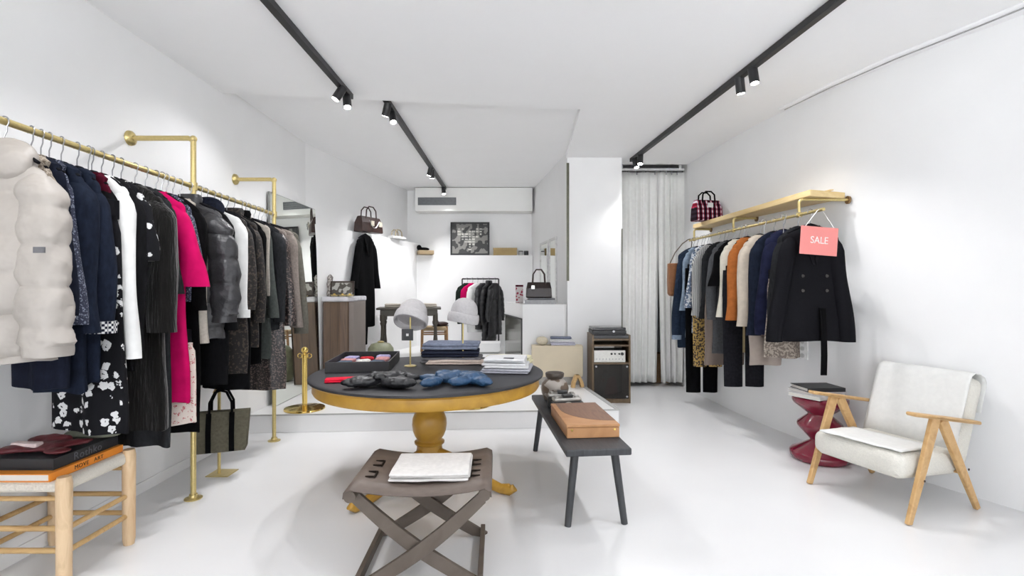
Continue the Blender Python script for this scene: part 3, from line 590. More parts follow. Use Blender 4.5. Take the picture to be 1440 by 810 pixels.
# ------------------------------------------------------------------ folding leather stool
TP=mat('taupe_leather',(.125,.095,.078),.5,0,.1,25,.15); TW=woodm('taupe_wood',(.085,.065,.05),(.115,.09,.07),5,(1,1,1),.55)
sc=Vector((-.425,2.47,0)); ra=.03
t=thing('folding_stool','taupe folding stool with slung leather seat in the foreground','stool',tuple(sc),ra)
hw=.295; hd=.285; sz=.455
for s in (-1,1):
    MB().tube([(s*hw,-hd,sz-.02),(s*hw,hd,sz-.02)],.026,18).build('seat_dowel',TW,t,smooth=True)
sl_=MB(); pr=[]
for i in range(25):
    u=-1+2*i/24; pr.append((u*hw,sz+.008-.030*(1-u*u)))
L0=[(-hw-.029,sz-.03),(-hw-.026,sz-.005)]+pr+[(hw+.026,sz-.005),(hw+.029,sz-.03)]
rows=[]
for y in (-hd+.004,-hd*.5,0,hd*.5,hd-.004): rows.append([Vector((x,y,z)) for x,z in L0])
vs=[p for r in rows for p in r]; n=len(L0); sl_.add(vs,[(i*n+j,i*n+j+1,(i+1)*n+j+1,(i+1)*n+j) for i in range(4) for j in range(n-1)])
sl_.build('leather_seat',TP,t,smooth=True,solid=.006)
for s in (-1,1):
    for y in (-.12,.03,):
        mb=MB(); mb.box(s*(hw-.045)-.02,s*(hw-.045)+.02,y,y+.006,sz+.002,sz+.010).box(s*(hw-.045)-.02,s*(hw-.045)+.02,y+.065,y+.071,sz+.002,sz+.010); x=s*(hw-.068); mb.box(x-.003,x+.003,y,y+.071,sz+.0,sz+.009)
        mb.build('slot',mat('slot_dark',(.02,.015,.012),.7),t)
def xleg(s,y0,th=.022):
    mb=MB(); rings=[]
    for i in range(13):
        v=i/12; x=s*(hw-.01)*(1-2*v)+s*.0; z=(sz-.04)*(1-v); bow=.035*math.sin(PI*v); x+= s*bow*.6; z-=bow*.5
        hw_=.026+.006*math.sin(PI*v); dx,dz=.60,.8
        rings.append([Vector((x+hw_*.62,y0-th/2,max(0,z-s*hw_*.78))),Vector((x-hw_*.62,y0-th/2,max(0,z+s*hw_*.78))),Vector((x-hw_*.62,y0+th/2,max(0,z+s*hw_*.78))),Vector((x+hw_*.62,y0+th/2,max(0,z-s*hw_*.78)))])
    return mb.loft(rings)
for s,off in ((1,0),(-1,.026)):
    xleg(s,-hd+.03+off).build('leg',TW,t,bevel=.003); xleg(s,hd-.03-off).build('leg',TW,t,bevel=.003)
for s in (-1,1): MB().box(s*hw*.93-.012,s*hw*.93+.012,-hd+.04,hd-.04,.015,.06).build('stretcher',TW,t,bevel=.003)
p=Vector((-.385,2.47,.440)); folded('folded_shirt','white folded shirt on the leather stool','shirt',(p.x,p.y,.447),.37,.30,.036,3,mat('white_linen',(.70,.68,.66),.9,0,.06,40,.2),.03,None,31,.004)

# ------------------------------------------------------------------ black bench
BW=mat('black_wood',(.040,.042,.046),.55,0,.2,12,.15,0,(8,1,1))
a=Vector((.30,2.755,0)); b=Vector((.165,4.19,0)); c=Vector((.675,2.79,0)); d=Vector((.535,4.22,0)); ctr=(a+b+c+d)/4
bz=math.atan2(-(b-a).x,(b-a).y)
t=thing('bench','narrow black wooden bench with four round legs','bench',tuple(ctr),bz)
hl=.72; hb=.187
MB().box(-hb,hb,-hl,hl,.412,.452).build('bench_top',BW,t,bevel=.008)
for sx in (-1,1):
    for sy in (-1,1): MB().tube([(sx*.115,sy*.62,.414),(sx*.165,sy*.655,0)],[.024,.019],14).build('leg',BW,t,smooth=True)
def onB(x,y,z=.453): return tuple(ctr+Matrix.Rotation(bz,3,'Z')@Vector((x,y,0))+Vector((0,0,z)))
LB=woodm('light_box_wood',(.40,.19,.075),(.48,.25,.11),4,(1,6,1)); DB=woodm('dark_box_wood',(.15,.07,.038),(.20,.10,.055),4,(6,1,1))
t=thing('wooden_box','flat wooden box with dark arched inlay on the black bench','box',onB(.02,-.235),bz)
MB().box(-.16,.16,-.28,.28,0,.062).build('base',LB,t,bevel=.004)
MB().box(-.162,.162,-.282,.282,.064,.080).build('lid',LB,t,bevel=.003)
pl=[(.161,-.14)]+[(.02+ .141*math.cos(math.radians(q))*1.0-.0,.03+.25*math.sin(math.radians(q))) for q in range(-70,271,10) if False]
arch=[(.16,-.20)]+[(.16-.29*math.sin(math.radians(q)),.10-.30*math.cos(math.radians(q))) for q in range(0,91,9)]+[(-.13,.28),(.16,.28)]
arch=[(min(x,.16),min(max(y,-.28),.28)) for x,y in arch[1:]]
MB().prism(arch,.0795,.0812).build('inlay',DB,t)
for x in (-.13,.13): MB().tube([(x,-.285,.05),(x,-.281,.05)],.007,10).build('clasp',GOLD,t)
CB=mat('camera_black',(.022,.022,.023),.4,0,.15,40,.2); CS=mat('camera_silver',(.38,.37,.35),.35,.6,.2,30)
def camera_(label,x,y,rz):
    t=thing('camera',label,'camera',onB(x,y),bz+rz); t.scale=(1.4,1.3,1.45)
    MB().box(-.075,.075,-.03,.035,0,.055).build('body',CB,t,bevel=.008)
    MB().box(-.073,.073,-.028,.033,.055,.072).build('top_plate',CS,t,bevel=.006)
    MB().box(-.025,.03,-.02,.02,.072,.088).build('viewfinder',CB,t,bevel=.006)
    MB().tube([(0,-.03,.032),(0,-.052,.032)],.024,20).build('lens',CS,t,smooth=True)
    for q in (-.052,.052): MB().tube([(q,0,.072),(q,0,.080)],.012,14).build('dial',CS,t,smooth=True)
camera_('vintage black and silver camera on the bench, nearest the wooden box',-.01,.125,.1); camera_('vintage black and silver camera behind the first on the bench',-.02,.26,-.1)
t=thing('ceramic_pot','grey brown ceramic pot with dark rim at the far end of the bench','pot',onB(-.03,.50))
MB().lathe([(.055,0),(.085,.01),(.105,.06),(.112,.10),(.10,.14),(.075,.165),(.06,.175)],n=36).build('body',speckle('pot_glaze',(.13,.095,.07),(.33,.30,.27),14,.5,.4),t,smooth=True)
MB().lathe([(.058,.172),(.072,.19),(.076,.215),(.07,.222),(.060,.215),(.055,.18)],n=36).build('rim',mat('pot_rim',(.06,.045,.035),.4),t,smooth=True)

# ------------------------------------------------------------------ rope posts on the platform
def post(label,x,y):
    t=thing('barrier_post',label,'barrier post',(x,y,.171))
    MB().lathe([(.185,0),(.19,.006),(.186,.016),(.15,.024),(.05,.032),(.035,.036)],n=48).build('base',GOLD,t,smooth=True)
    MB().lathe([(.024,.03),(.024,.50),(.034,.505),(.034,.525),(.02,.53),(.018,.55)],n=24).build('post',GOLD,t,smooth=True)
    MB().ell((0,0,.575),(.033,.033,.033)).build('ball_top',GOLD,t,smooth=True)
    MB().tube([(-.045+.022*math.cos(q),0,.52+.022*math.sin(q)) for q in [2*PI*k/14 for k in range(15)]],.004,6).build('ring',GOLD,t,smooth=True)
    MB().tube([(.045+.022*math.cos(q),0,.52+.022*math.sin(q)) for q in [2*PI*k/14 for k in range(15)]],.004,6).build('ring',GOLD,t,smooth=True)
post('short polished gold barrier post on the platform left of the round table',-2.02,4.85)
post('gold barrier post on the platform behind the round table, only its base showing',-.41,5.0)

# ------------------------------------------------------------------ mirror
mm,mnt,mb_=nm('mirror_glass'); mb_.inputs['Metallic'].default_value=1; mb_.inputs['Roughness'].default_value=.01; mb_.inputs['Base Color'].default_value=(.86,.88,.84,1)
t=thing('wall_mirror','tall frameless mirror leaning on the left wall behind the rail','mirror',(-2.40,5.55,.172),0)
def tilt(mb):
    for v in mb.v: v.x-=0; v.x+= (.06)*(1-v.z/2.15)
    return mb
tilt(MB().box(-.03,-.012,-.60,.55,0,2.14)).build('backing',mat('mirror_edge',(.25,.25,.24),.4),t)
tilt(MB().box(-.012,-.008,-.595,.545,.005,2.135)).build('glass',mm,t)

# ------------------------------------------------------------------ wooden counter at left rear
t=thing('counter','dark brown wooden counter with pale marble top beyond the mirror','counter',(-2.155,6.42,.171),.0)
DW=woodm('dark_walnut',(.075,.045,.03),(.13,.08,.05),3,(8,8,.5),.4)
out_=[(-.17,-.30),(.04,-.30),(.13,-.28),(.17,-.20),(.17,.30),(-.03,.30)]
MB().prism(out_,0,1.01).build('body',DW,t,bevel=.01)
MB().prism([(.145,-.285),(.178,-.21),(.178,.30),(.12,.30)],.0,1.01).build('lit_side',mat('lit_side_tone',(.20,.17,.155),.5,0,.05,5),t)  # lit side face of the counter, its brightness put in as a paler colour
MB().prism([(x*1.1+.0,y*1.08) for x,y in out_],1.01,1.075).build('marble_top',mat('marble',(.55,.54,.58),.25,0,.2,6,0,0,(1,1,1)),t,bevel=.02)
CT=1.247
t=thing('framed_photo','small dark framed black and white picture standing on the counter','picture',(-2.13,6.24,CT),.1,None,(-.12,0,.1))
fr=MB()
for a in ((-.145,.145,0,.02),(-.145,.145,.17,.19),(-.145,-.125,.02,.17),(.125,.145,.02,.17)): fr.box(a[0],a[1],-.01,.01,a[2],a[3])
fr.build('frame',mat('dark_frame_wood',(.035,.02,.015),.4),t)
MB().box(-.125,.125,-.002,.004,.02,.17).build('print',speckle('photo_print',(.10,.09,.08),(.45,.44,.42),12,.5),t)
t=thing('figurine','patterned pale grey figurine beside the mirror on the counter','figurine',(-2.30,6.3,CT))
MB().lathe([(.04,0),(.045,.03),(.03,.09),(.042,.15),(.03,.2),(.036,.24),(.01,.275)],n=20).build('body',speckle('figurine_skin',(.18,.16,.15),(.45,.42,.40),40,.5),t,smooth=True)
for k,(x,lab) in enumerate(((-2.19,'left'),(-2.09,'middle'),(-2.00,'right'))):
    t=thing('jewellery_dish','small yellowish dish with trinkets on the counter, %s of three'%lab,'dish',(x,6.14,CT),0,'dishes on the counter')
    MB().lathe([(.03,0),(.045,.012),(.05,.02),(.04,.016),(.01,.010)],n=20).build('dish',mat('yellow_dish',(.55,.45,.22),.4),t,smooth=True)
    MB().ell((0,0,.024),(.018,.014,.014)).build('trinket',GOLD,t,smooth=True)

# long black coat hanging on the left rear wall
garment('coat','long black coat hanging on the left rear wall under the handbag','coat',-2.045,6.95,2.20,.20,1.27,black,th=.045,sl=.66,r0=.06,r1=.06,flare=1.12,collar='coat',rz=1.25,out=.06,drop=.12,amp=.008)
skirt('skirt','black inner skirt hanging lower beneath the long black coat','skirt',-2.10,6.93,2.13,.13,1.05,black,drop=.52,flare=1.1,rz=1.25,hang=False,th=.03)
t=thing('wall_hook','small white hook above the long black coat','hook',(-2.075,6.96,2.185),.0)
MB().tube([(-.12,.0,0),(.0,-.0,0),(.03,-.01,.02)],.006,8).build('hook',WALL,t,smooth=True)
# handbag on ledge
DBR=mat('dark_brown_leather',(.035,.015,.012),.4,0,.3,20,.2)
def hbag(name,label,loc,rz,w,h,d,m,hm_,clasp=None,hh=.12):
    t=thing(name,label,'handbag',loc,rz)
    MB().loft([[Vector((sx*w/2*k,sy*d/2*q,z)) for sx,sy in ((-1,-1),(0,-1.12),(1,-1),(1,1),(0,1.12),(-1,1))] for k,q,z in ((.97,.9,0),(1,1,.01),(.97,.9,h*.6),(.88,.5,h*.97),(.87,.4,h))]).build('body',m,t,bevel=.006)
    for s in (-1,1): MB().tube([(-w*.25,s*d*.3,h*.8),(-w*.22,s*d*.3,h+hh*.6),(-w*.1,s*d*.28,h+hh*.95),(w*.1,s*d*.28,h+hh*.95),(w*.22,s*d*.3,h+hh*.6),(w*.25,s*d*.3,h*.8)],.009,8).build('handle',hm_,t,smooth=True)
    return t
zL=2.132
t=hbag('handbag','dark brown handbag with two handles and a chain on the left rear ledge',(-2.03,7.05,zL),1.1,.42,.22,.16,DBR,DBR,hh=.15)
MB().tube([(-.1+.02*k,-.105-.005*(k%2),.16-.10*math.sin(PI*k/10)) for k in range(11)],.005,6).build('chain',STEEL,t,smooth=True)
for x in (-.02,.14): MB().box(x-.03,x+.03,-.098,-.088,.09,.16).build('buckle',mat('cream_patch',(.6,.55,.45),.5),t)
t=hbag('handbag','small white handbag with a tan handle farther along the left rear ledge',(-1.84,7.95,zL),1.1,.32,.05,.13,whitef,mat('tan_strap',(.4,.33,.22),.6),hh=.10)
t=thing('wooden_tray','small wooden tray at the rear corner ledge','tray',(-1.50,8.62,1.925),.3)
MB().box(-.13,.13,-.14,.12,0,.07).build('tray',woodm('tan_wood',(.30,.22,.12),(.38,.28,.16)),t,bevel=.01)
t=thing('shoe','single dark shoe on the rear corner tray','shoe',(-1.55,8.62,1.996),.5)
mbx=MB(); mbx.ell((.03,0,.03),(.10,.035,.03)); mbx.ell((-.06,0,.05),(.045,.032,.05)); mbx.build('upper',black,t,remesh=.008); MB().box(-.10,.12,-.03,.03,0,.008).build('sole',DBR,t,bevel=.002)

# picture on the back ledge
t=thing('framed_poster','large dark framed grey collage picture on the back wall','picture',(-.735,8.70,1.922),0,None,(-.03,0,0))
fr=MB()
for a in ((-.34,.34,0,.03),(-.34,.34,.55,.58),(-.34,-.31,.03,.55),(.31,.34,.03,.55)): fr.box(a[0],a[1],-.015,.015,a[2],a[3])
fr.build('frame',BLACK,t); 
pr_=MB().box(-.31,.31,-.004,.006,.03,.55).build('print',speckle('collage',(.05,.05,.05),(.24,.235,.22),9,.5,.6),t)
ht=MB(); rnd=random.Random(4)
for j in range(9):
    zz=.46-j*.045; 
    for i in range(7):
        xx=-.19+i*.063; u=xx/.2; v=(.46-zz)/.36
        inside = abs(xx)<.21*(1-max(0,(v-.25))/.85) and not (j==0 and i==3)
        if inside and rnd.random()<.8: w_=rnd.uniform(.015,.03); h_=rnd.uniform(.008,.017); ht.box(xx-w_,xx+w_,-.006,-.004,zz-h_,zz+h_,0)
ht.build('collage_patches',mat('pale_patch',(.55,.54,.50),.6,0,.3,20),pr_)
t=thing('cardboard_box','flat tan cardboard box on the back ledge right of the picture','box',(-.12,8.73,1.922))
MB().box(-.205,.205,-.06,.06,0,.125).build('carton',mat('tan_card',(.42,.31,.15),.7,0,.05,10),t,bevel=.004); MB().box(-.21,.21,-.063,.063,.10,.128).build('lid',mat('tan_card2',(.46,.34,.17),.7,0,.05,10),t)
for k,(x,m_,lab) in enumerate(((.155,whitef,'white candle jar beside the cardboard box on the back ledge'),(.25,BLACK,'small black candle jar at the right end of the back ledge'))):
    t=thing('candle_jar',lab,'jar',(x,8.72,1.922)); MB().lathe([(.035,0),(.038,.005),(.038,.06),(.03,.065)],n=20).build('jar',m_,t,smooth=True); MB().lathe([(.038,.066),(.038,.078)],n=20).build('lid',BLACK,t)

# two framed glass panes on the wall left of the central wall
mg=mm
def onW(Y): return .70-.1404*(Y-6.3)
wa=math.atan2(1,-.1404)-PI/2
for k,(y0,y1,lab) in enumerate(((6.85,7.30,'white framed tall mirror on the side wall, nearer one'),(7.42,7.98,'white framed tall mirror on the side wall, farther one'))):
    yc=(y0+y1)/2; hwid=(y1-y0)/2
    t=thing('side_mirror',lab,'mirror',(onW(yc)-.012,yc,1.10),wa)
    fr=MB()
    for a in ((-hwid,hwid,0,.03),(-hwid,hwid,.93,.96),(-hwid,-hwid+.03,.03,.93),(hwid-.03,hwid,.03,.93)): fr.box(-.01,.010,a[0],a[1],a[2],a[3])
    fr.build('frame',mat('white_frame',(.7,.7,.69),.5),t); MB().box(.0,.004,-hwid+.03,hwid-.03,.03,.93).build('glass',mg,t)

# ------------------------------------------------------------------ sales counter with handbag
CW=mat('counter_white',(.78,.78,.78),.5,0,.01,4)
t=thing('sales_counter','white sales counter with dark glass side panel in front of the central wall','counter',(.35,6.6,.171))
cpoly=[(.13-.35,6.2-6.6),(.66-.35,6.2-6.6),(.69-.35,6.29-6.6),(.60-.35,7.0-6.6),(.50-.35,7.3-6.6),(-.10-.35,7.3-6.6)]
MB().prism(cpoly,.17,.975).build('body',CW,t,bevel=.004)
MB().prism([(.13-.35,6.2-6.6),(.66-.35,6.2-6.6),(.66-.35,6.6-6.6),(.02-.35,6.69-6.6)],0,.17).build('plinth',CW,t)
a0=Vector((.13-.35,6.2-6.6)); a1=Vector((-.10-.35,7.3-6.6)); dv=(a1-a0).normalized(); nv=Vector((-dv.y,dv.x)); 
def strip(u0,u1,z0,z1,tk,m_,nm_):
    p0=a0+dv*u0; p1=a0+dv*u1; q0=p0+nv*tk; q1=p1+nv*tk
    return MB().prism([tuple(p0),tuple(p1),tuple(q1),tuple(q0)],z0,z1).build(nm_,m_,t)
strip(.03,1.1,.19,.78,.006,mat('dark_glass',(.10,.10,.085),.12,0,.3,3),'glass_panel')
strip(.0,1.1,.78,.80,.012,BLACK,'panel_frame'); strip(0,.03,.02,.80,.012,BLACK,'panel_frame')
CZ=.171+.976
book('large grey flat book lying lowest on the white sales counter',(.36,6.42,CZ),0,.40,.26,.05,mat('grey_cover',(.35,.35,.36),.5),side='front')
book('slim dark book on top of the grey book on the sales counter',(.37,6.42,CZ+.051),.05,.34,.24,.025,mat('dark_cover',(.10,.10,.11),.5),side='front')
t=hbag('handbag','black boxy handbag on the books of the white sales counter',(.345,6.42,CZ+.078),0,.33,.20,.15,mat('black_brown_leather',(.022,.013,.012),.35,0,.2,20,.1),DBR,hh=.17)
MB().box(-.10,-.055,-.095,-.083,.11,.16).build('clasp',mat('silver_clasp',(.6,.6,.58),.3,.6),t,bevel=.004)
t=thing('gift_box','small red and white patterned box behind the black handbag','box',(.10,6.75,CZ)); MB().box(-.05,.05,-.05,.05,0,.24).build('carton',floral('red_white_print',(.6,.55,.55),(.30,.03,.06),25,.4),t,bevel=.003); MB().box(-.052,.052,-.052,.052,.22,.245).build('lid',red,t)

# cream bench-box with knit bundles
t=thing('storage_box','cream plywood storage box on the platform before the sales counter','box',(.55,6.06,.171))
PLY=mat('cream_ply',(.62,.54,.40),.6,0,.04,6)
MB().box(-.31,.31,-.03,.12,.10,.48).build('body',PLY,t,bevel=.006); MB().box(-.27,.27,.0,.11,0,.10).build('plinth',mat('plinth_grey',(.35,.34,.32),.7),t)
t=thing('wooden_wedge','bent tan wooden stand on the platform beside the cabinet','stand',(.78,5.88,.171),.2)
MB().loft([[Vector((x-.02,y,z)),Vector((x+.02,y,z)),Vector((x+.02,y+.06,z)),Vector((x-.02,y+.06,z))] for x,y,z in ((-.055,0,.0),(-.045,0,.06),(-.02,0,.12),(0,0,.15))]).build('side',PALE2,t,bevel=.004)
MB().loft([[Vector((x-.02,y,z)),Vector((x+.02,y,z)),Vector((x+.02,y+.06,z)),Vector((x-.02,y+.06,z))] for x,y,z in ((.06,0,.0),(.05,0,.06),(.02,0,.12),(0,0,.15))]).build('side',PALE2,t,bevel=.004)
folded('towel_roll','rolled cream towel at left on the cream storage box','towel',(.37,6.10,.653),.14,.12,.10,1,mat('cream_towel',(.58,.52,.40),.9,0,.1,60,.3),0,None,41,.006)
folded('folded_sweater','lilac folded knit at the bottom on the cream storage box','sweater',(.62,6.10,.653),.30,.12,.034,2,mat('pale_lilac_knit',(.45,.44,.52),.9,0,.1,60,.3),0,None,42)
folded('folded_sweater','white folded knit in the middle on the cream storage box','sweater',(.61,6.10,.690),.28,.12,.034,2,wk,0,None,43)
folded('folded_sweater','slate blue folded knit on top on the cream storage box','sweater',(.60,6.10,.727),.26,.11,.025,1,mat('slate_knit',(.16,.18,.24),.9,0,.1,60,.3),0,None,44)

# ------------------------------------------------------------------ hi-fi cabinet
CWD=woodm('walnut_cabinet',(.10,.062,.03),(.15,.095,.045),4,(6,6,1),.4)
cx0,cx1,cy0=.94,1.39,5.83
t=thing('stereo_cabinet','dark wooden stereo cabinet with smoked glass door by the curtain','cabinet',(1.165,6.03,0))
w=.225; dp=.2; hC=.80
MB().box(-w,-w+.02,-dp,dp,0,hC).build('side_panel',CWD,t,bevel=.002); MB().box(w-.02,w,-dp,dp,0,hC).build('side_panel',CWD,t,bevel=.002)
for z,n_ in ((.0,'base_panel'),(.455,'shelf'),(.665,'shelf'),(.735,'top_panel')): MB().box(-w+.02,w-.02,-dp+.005,dp-.02,z+(.03 if z==0 else 0),z+(.05 if z==0 else .02)).build(n_,CWD,t)
MB().box(-w+.02,w-.02,-dp+.01,-dp+.025,0,.04).build('kick_board',CWD,t)
MB().box(-w+.02,w-.02,dp-.02,dp-.012,.03,.75).build('back_panel',mat('cabinet_back',(.16,.14,.12),.6),t)
gl2,gn2,gb2=nm('smoked_glass'); tr2=gn2.nodes.new('ShaderNodeBsdfTransparent'); tr2.inputs[0].default_value=(.5,.48,.44,1); mx2=gn2.nodes.new('ShaderNodeMixShader'); mx2.inputs[0].default_value=.3
gb2.inputs['Base Color'].default_value=(.06,.055,.05,1); gb2.inputs['Roughness'].default_value=.1; gn2.links.new(tr2.outputs[0],mx2.inputs[1]); gn2.links.new(gb2.outputs[0],mx2.inputs[2]); gn2.links.new(mx2.outputs[0],gn2.nodes['Material Output'].inputs['Surface'])
dr_=MB().box(-w+.022,w-.022,-dp-.006,-dp,.055,.452).build('glass_door',gl2,t)
for x in (-1,1):
    for z in (.08,.43): MB().tube([(x*(w-.045),-dp-.012,z),(x*(w-.045),-dp-.006,z)],.011,14).build('hinge',STEEL,dr_,smooth=True)
RC=mat('record_red',(.30,.02,.04),.5); 
for k,(x,m_,lab) in enumerate(((-.10,fabric('sleeve_grey',(.25,.25,.25)),'grey record sleeve leaning behind the cabinet\'s smoked door'),(.06,RC,'red record sleeve behind the cabinet\'s smoked door'))):
    tt=thing('record_sleeve',lab,'record',(1.165+x,6.03,.052),0,None,(0,.28 if k==0 else -.2,0)); MB().box(-.004,.004,-.13,.13,0,.30 if k==0 else .22).build('sleeve',m_,tt) if k==0 else MB().box(-.09,.07,-.01,.01,.02,.22).build('sleeve',m_,tt)
t=thing('amplifier','silver stereo amplifier in the cabinet\'s middle shelf','amplifier',(1.15,6.0,.476))
AL=mat('brushed_silver',(.62,.61,.57),.35,.3,.05,60)
MB().box(-.18,.18,-.13,.12,0,.135).build('housing',mat('amp_dark',(.05,.05,.05),.5),t); fp=MB().box(-.185,.185,-.145,-.13,0,.14).build('face_plate',AL,t,bevel=.003)
for x,z,r in ((.02,.10,.012),(.06,.10,.010),(.11,.10,.010),(.145,.10,.018)): MB().tube([(x,-.160,z),(x,-.145,z)],r,16).build('knob',BLACK,fp,smooth=True)
for k in range(9): MB().box(-.16+k*.038,-.152+k*.038,-.155,-.145,.03,.045).build('switch',STEEL,fp)
t=thing('tape_deck','flat black deck lowest on top of the stereo cabinet','stereo',(1.165,6.0,.757)); MB().box(-.21,.21,-.16,.15,0,.035).build('base',BLACK,t,bevel=.003); MB().box(-.2,.2,-.165,-.16,.005,.03).build('front',mat('deck_grey',(.06,.06,.065),.4),t)
t=thing('turntable','black turntable with closed lid on top of the stereo cabinet','turntable',(1.145,6.0,.800)); MB().box(-.20,.20,-.15,.15,.008,.05).build('plinth',BLACK,t,bevel=.004); MB().box(-.195,.195,-.145,.145,.052,.085).build('dust_cover',mat('cover_black',(.02,.02,.022),.15),t,bevel=.006)
MB().box(-.19,.19,-.14,.14,-.007,.008).build('feet',BLACK,t); MB().tube([(.05,-.156,.04),(.05,-.15,.04)],.014,16).build('dial',STEEL,t,smooth=True)
t=thing('speaker_box','small silver box at the back of the cabinet\'s upper shelf','box',(1.13,6.12,.618)); MB().box(-.12,.12,-.03,.04,0,.04).build('case',AL,t)

# ------------------------------------------------------------------ curtains
CUR=mat('curtain_cloth',(.84,.84,.82),.9,0,.03,20,.1)
def curtain(label,xt0,xt1,xb0,xb1,seed,zb=.06):
    t=thing('curtain',label,'curtain',((xt0+xt1)/2,6.82,zb)); mb=MB(); nx=90; nzz=24; vs=[]
    ox=(xt0+xt1)/2
    for j in range(nzz+1):
        v=j/nzz; z=2.93-(2.93-zb)*v
        for i in range(nx+1):
            u=i/nx; xa=xt0+(xt1-xt0)*u; xb=xb0+(xb1-xb0)*u; x=xa+(xb-xa)*v**1.6
            amp=.010+.028*v**.6; ph=u*(xt1-xt0)*62+seed+.7*math.sin(u*9+seed)
            y=amp*math.sin(ph)+.012*math.sin(ph*.37+v*1.5+seed)
            vs.append((x-ox,y,z-zb))
    mb.add(vs,[(j*(nx+1)+i,(j+1)*(nx+1)+i,(j+1)*(nx+1)+i+1,j*(nx+1)+i+1) for j in range(nzz) for i in range(nx)])
    mb.build('cloth',CUR,t,smooth=True,solid=.004)
    for k in range(5):
        x=xt0+(xt1-xt0)*(k+.5)/5-ox; MB().tube([(x,0,2.90-zb),(x,0,2.955-zb)],.008,8).build('curtain_hook',STEEL,t,smooth=True)
curtain('white left curtain panel hanging from the ceiling rail',1.40,2.02,1.40,1.985,1.0); curtain('white right curtain panel beside the right wall',2.00,2.375,2.045,2.33,2.2)
t=thing('curtain_rail','grey ceiling curtain rail above the white curtains','curtain rail',(1.9,6.82,2.955)); MB().box(-.50,.47,-.02,.02,0,.03).build('rail',mat('rail_white',(.7,.7,.7),.4),t); 
for x in (-.4,.4): MB().box(x-.015,x+.015,-.015,.015,.03,.246).build('bracket',mat('rail_white',(.7,.7,.7),.4),t)
t=thing('storage_crate','brown wooden crate on the floor behind the curtains','crate',(2.13,7.2,0)); MB().box(-.12,.12,-.1,.1,0,.4).build('case',mat('crate_brown',(.28,.17,.09),.7),t,bevel=.004); MB().box(-.13,.13,-.11,.11,.38,.41).build('lid',mat('crate_brown',(.28,.17,.09),.7),t)

# ------------------------------------------------------------------ right shelf and rail
def rxr(y): return 2.475-.05*y
SHW=woodm('shelf_pine',(.66,.47,.20),(.76,.58,.30),3,(1,.4,3),.5)
t=thing('wall_shelf','long pale wooden wall shelf with brass hanging rail on the right wall','shelf',(2.3,4.95,1.93)); S=Vector((2.3,4.95,1.93))
poly=[(2.31,3.86),(2.18,6.0),(2.385,6.02),(2.405,5.5),(2.49,4.85),(2.595,4.3),(2.665,3.98)]
pf=[(x-S.x,y-S.y) for x,y in poly]; pp=MB().prism(pf,.135,.185); 
for v in pp.v[len(pf):]:
    pass
pp.build('plank',SHW,t,bevel=.006)
edge=MB(); N=30
rr_=[]
for i in range(N+1):
    u=i/N; x=2.31+(2.20-2.31)*u; y=3.9+(5.6-3.9)*u; h=.012*abs(nz(u*6,.3,.7))+.006
    rr_.append([Vector((x+.16-S.x+.02,y-S.y,.185)),Vector((x+.16-S.x+.02,y-S.y,.186+h)),Vector((x+.21-S.x,y-S.y,.186+h*1.2)),Vector((x+.21-S.x,y-S.y,.185))])
edge.loft(rr_).build('live_edge',SHW,t)
MB().tube([(rxr(3.66)-S.x,3.66-S.y,0),(rxr(6.08)-S.x,6.08-S.y,0)],.0125,12).build('rail',BRASS,t,smooth=True)
for y in (3.95,5.0,5.95):
    x=rxr(y)-S.x; wx={3.95:2.69,5.0:2.475,5.95:2.395}[y]-S.x
    MB().tube([(x,y-S.y,0),(x,y-S.y,.10),(x+.012,y-S.y,.118),(x+.03,y-S.y,.122),(wx,y-S.y+.02,.122)],.011,12).build('bracket',BRASS,t,smooth=True)
    MB().tube([(wx-.016,y-S.y+.02,.122),(wx-.004,y-S.y+.02,.122)],.032,20).build('wall_flange',mat('aged_brass',(.28,.18,.09),.4,.7),t,smooth=True)
    MB().tube([(x,y-S.y-.02,0),(x,y-S.y+.02,0)],.020,14).build('joint',BRASS,t,smooth=True)
def R_(name,label,cat,y,*a,**k): 
    a=list(a); o=.015 if y>4.2 else .02; out=k.setdefault('out',.02)
    if k.get('sl',.58) and y>3.8: a[0]=a[0]-.01-out-.04
    return garment(name,label,cat,rxr(y)-o,y,1.93,*a,**k)
# sale sign
sg=thing('sale_sign','pink sale sign hanging on white strings from the right rail','sign',(rxr(3.70)-.065,3.70-.08,1.59),0,None,(0,math.radians(4),math.radians(4)))
MB().box(-.142,.142,-.003,.003,0,.205).build('board',mat('coral_pink',(.82,.27,.25),.5,0,.02,5),sg,bevel=.002)
text('SALE',.072,mat('sign_white',(.85,.80,.78),.5),sg,'lettering',(0,-.0045,.105),(PI/2,0,0),sx=.9)
for s in (-1,1): MB().tube([(s*.115,0,.195),(s*.02+.035,.06,.335),(.055,.078,.355)],.0028,6).build('string',mat('string_white',(.75,.74,.72),.8),sg,smooth=True)
stp=stripes('grey_white_stripe',(.12,.12,.13),(.6,.6,.58),'X',28,1); stb=stripes('brown_stripe',(.08,.06,.055),(.32,.26,.22),'X',45,1)
rust=mat('rust_cloth',(.40,.13,.035),.85,0,.15,30,.2); creamc=mat('cream_cloth',(.66,.63,.54),.85,0,.06,30,.15); sand=mat('sand_cloth',(.55,.48,.40),.85,0,.08,30,.15)
bluew=speckle('blue_white_print',(.10,.14,.22),(.55,.58,.62),35,.5); gy=mat('mid_grey_knit',(.085,.088,.095),.9,0,.15,50,.3)
ink=mat('inky_denim',(.018,.028,.048),.9,0,.2,40,.2); ltd=mat('pale_denim',(.22,.28,.36),.9,0,.2,40,.2)
leop=speckle('yellow_leopard',(.05,.035,.03),(.50,.33,.10),50,.47); taup=mat('taupe_silk',(.36,.30,.26),.6,0,.1,12,.2)
tg_=speckle('taupe_fur',(.16,.13,.11),(.36,.31,.26),60,.5)
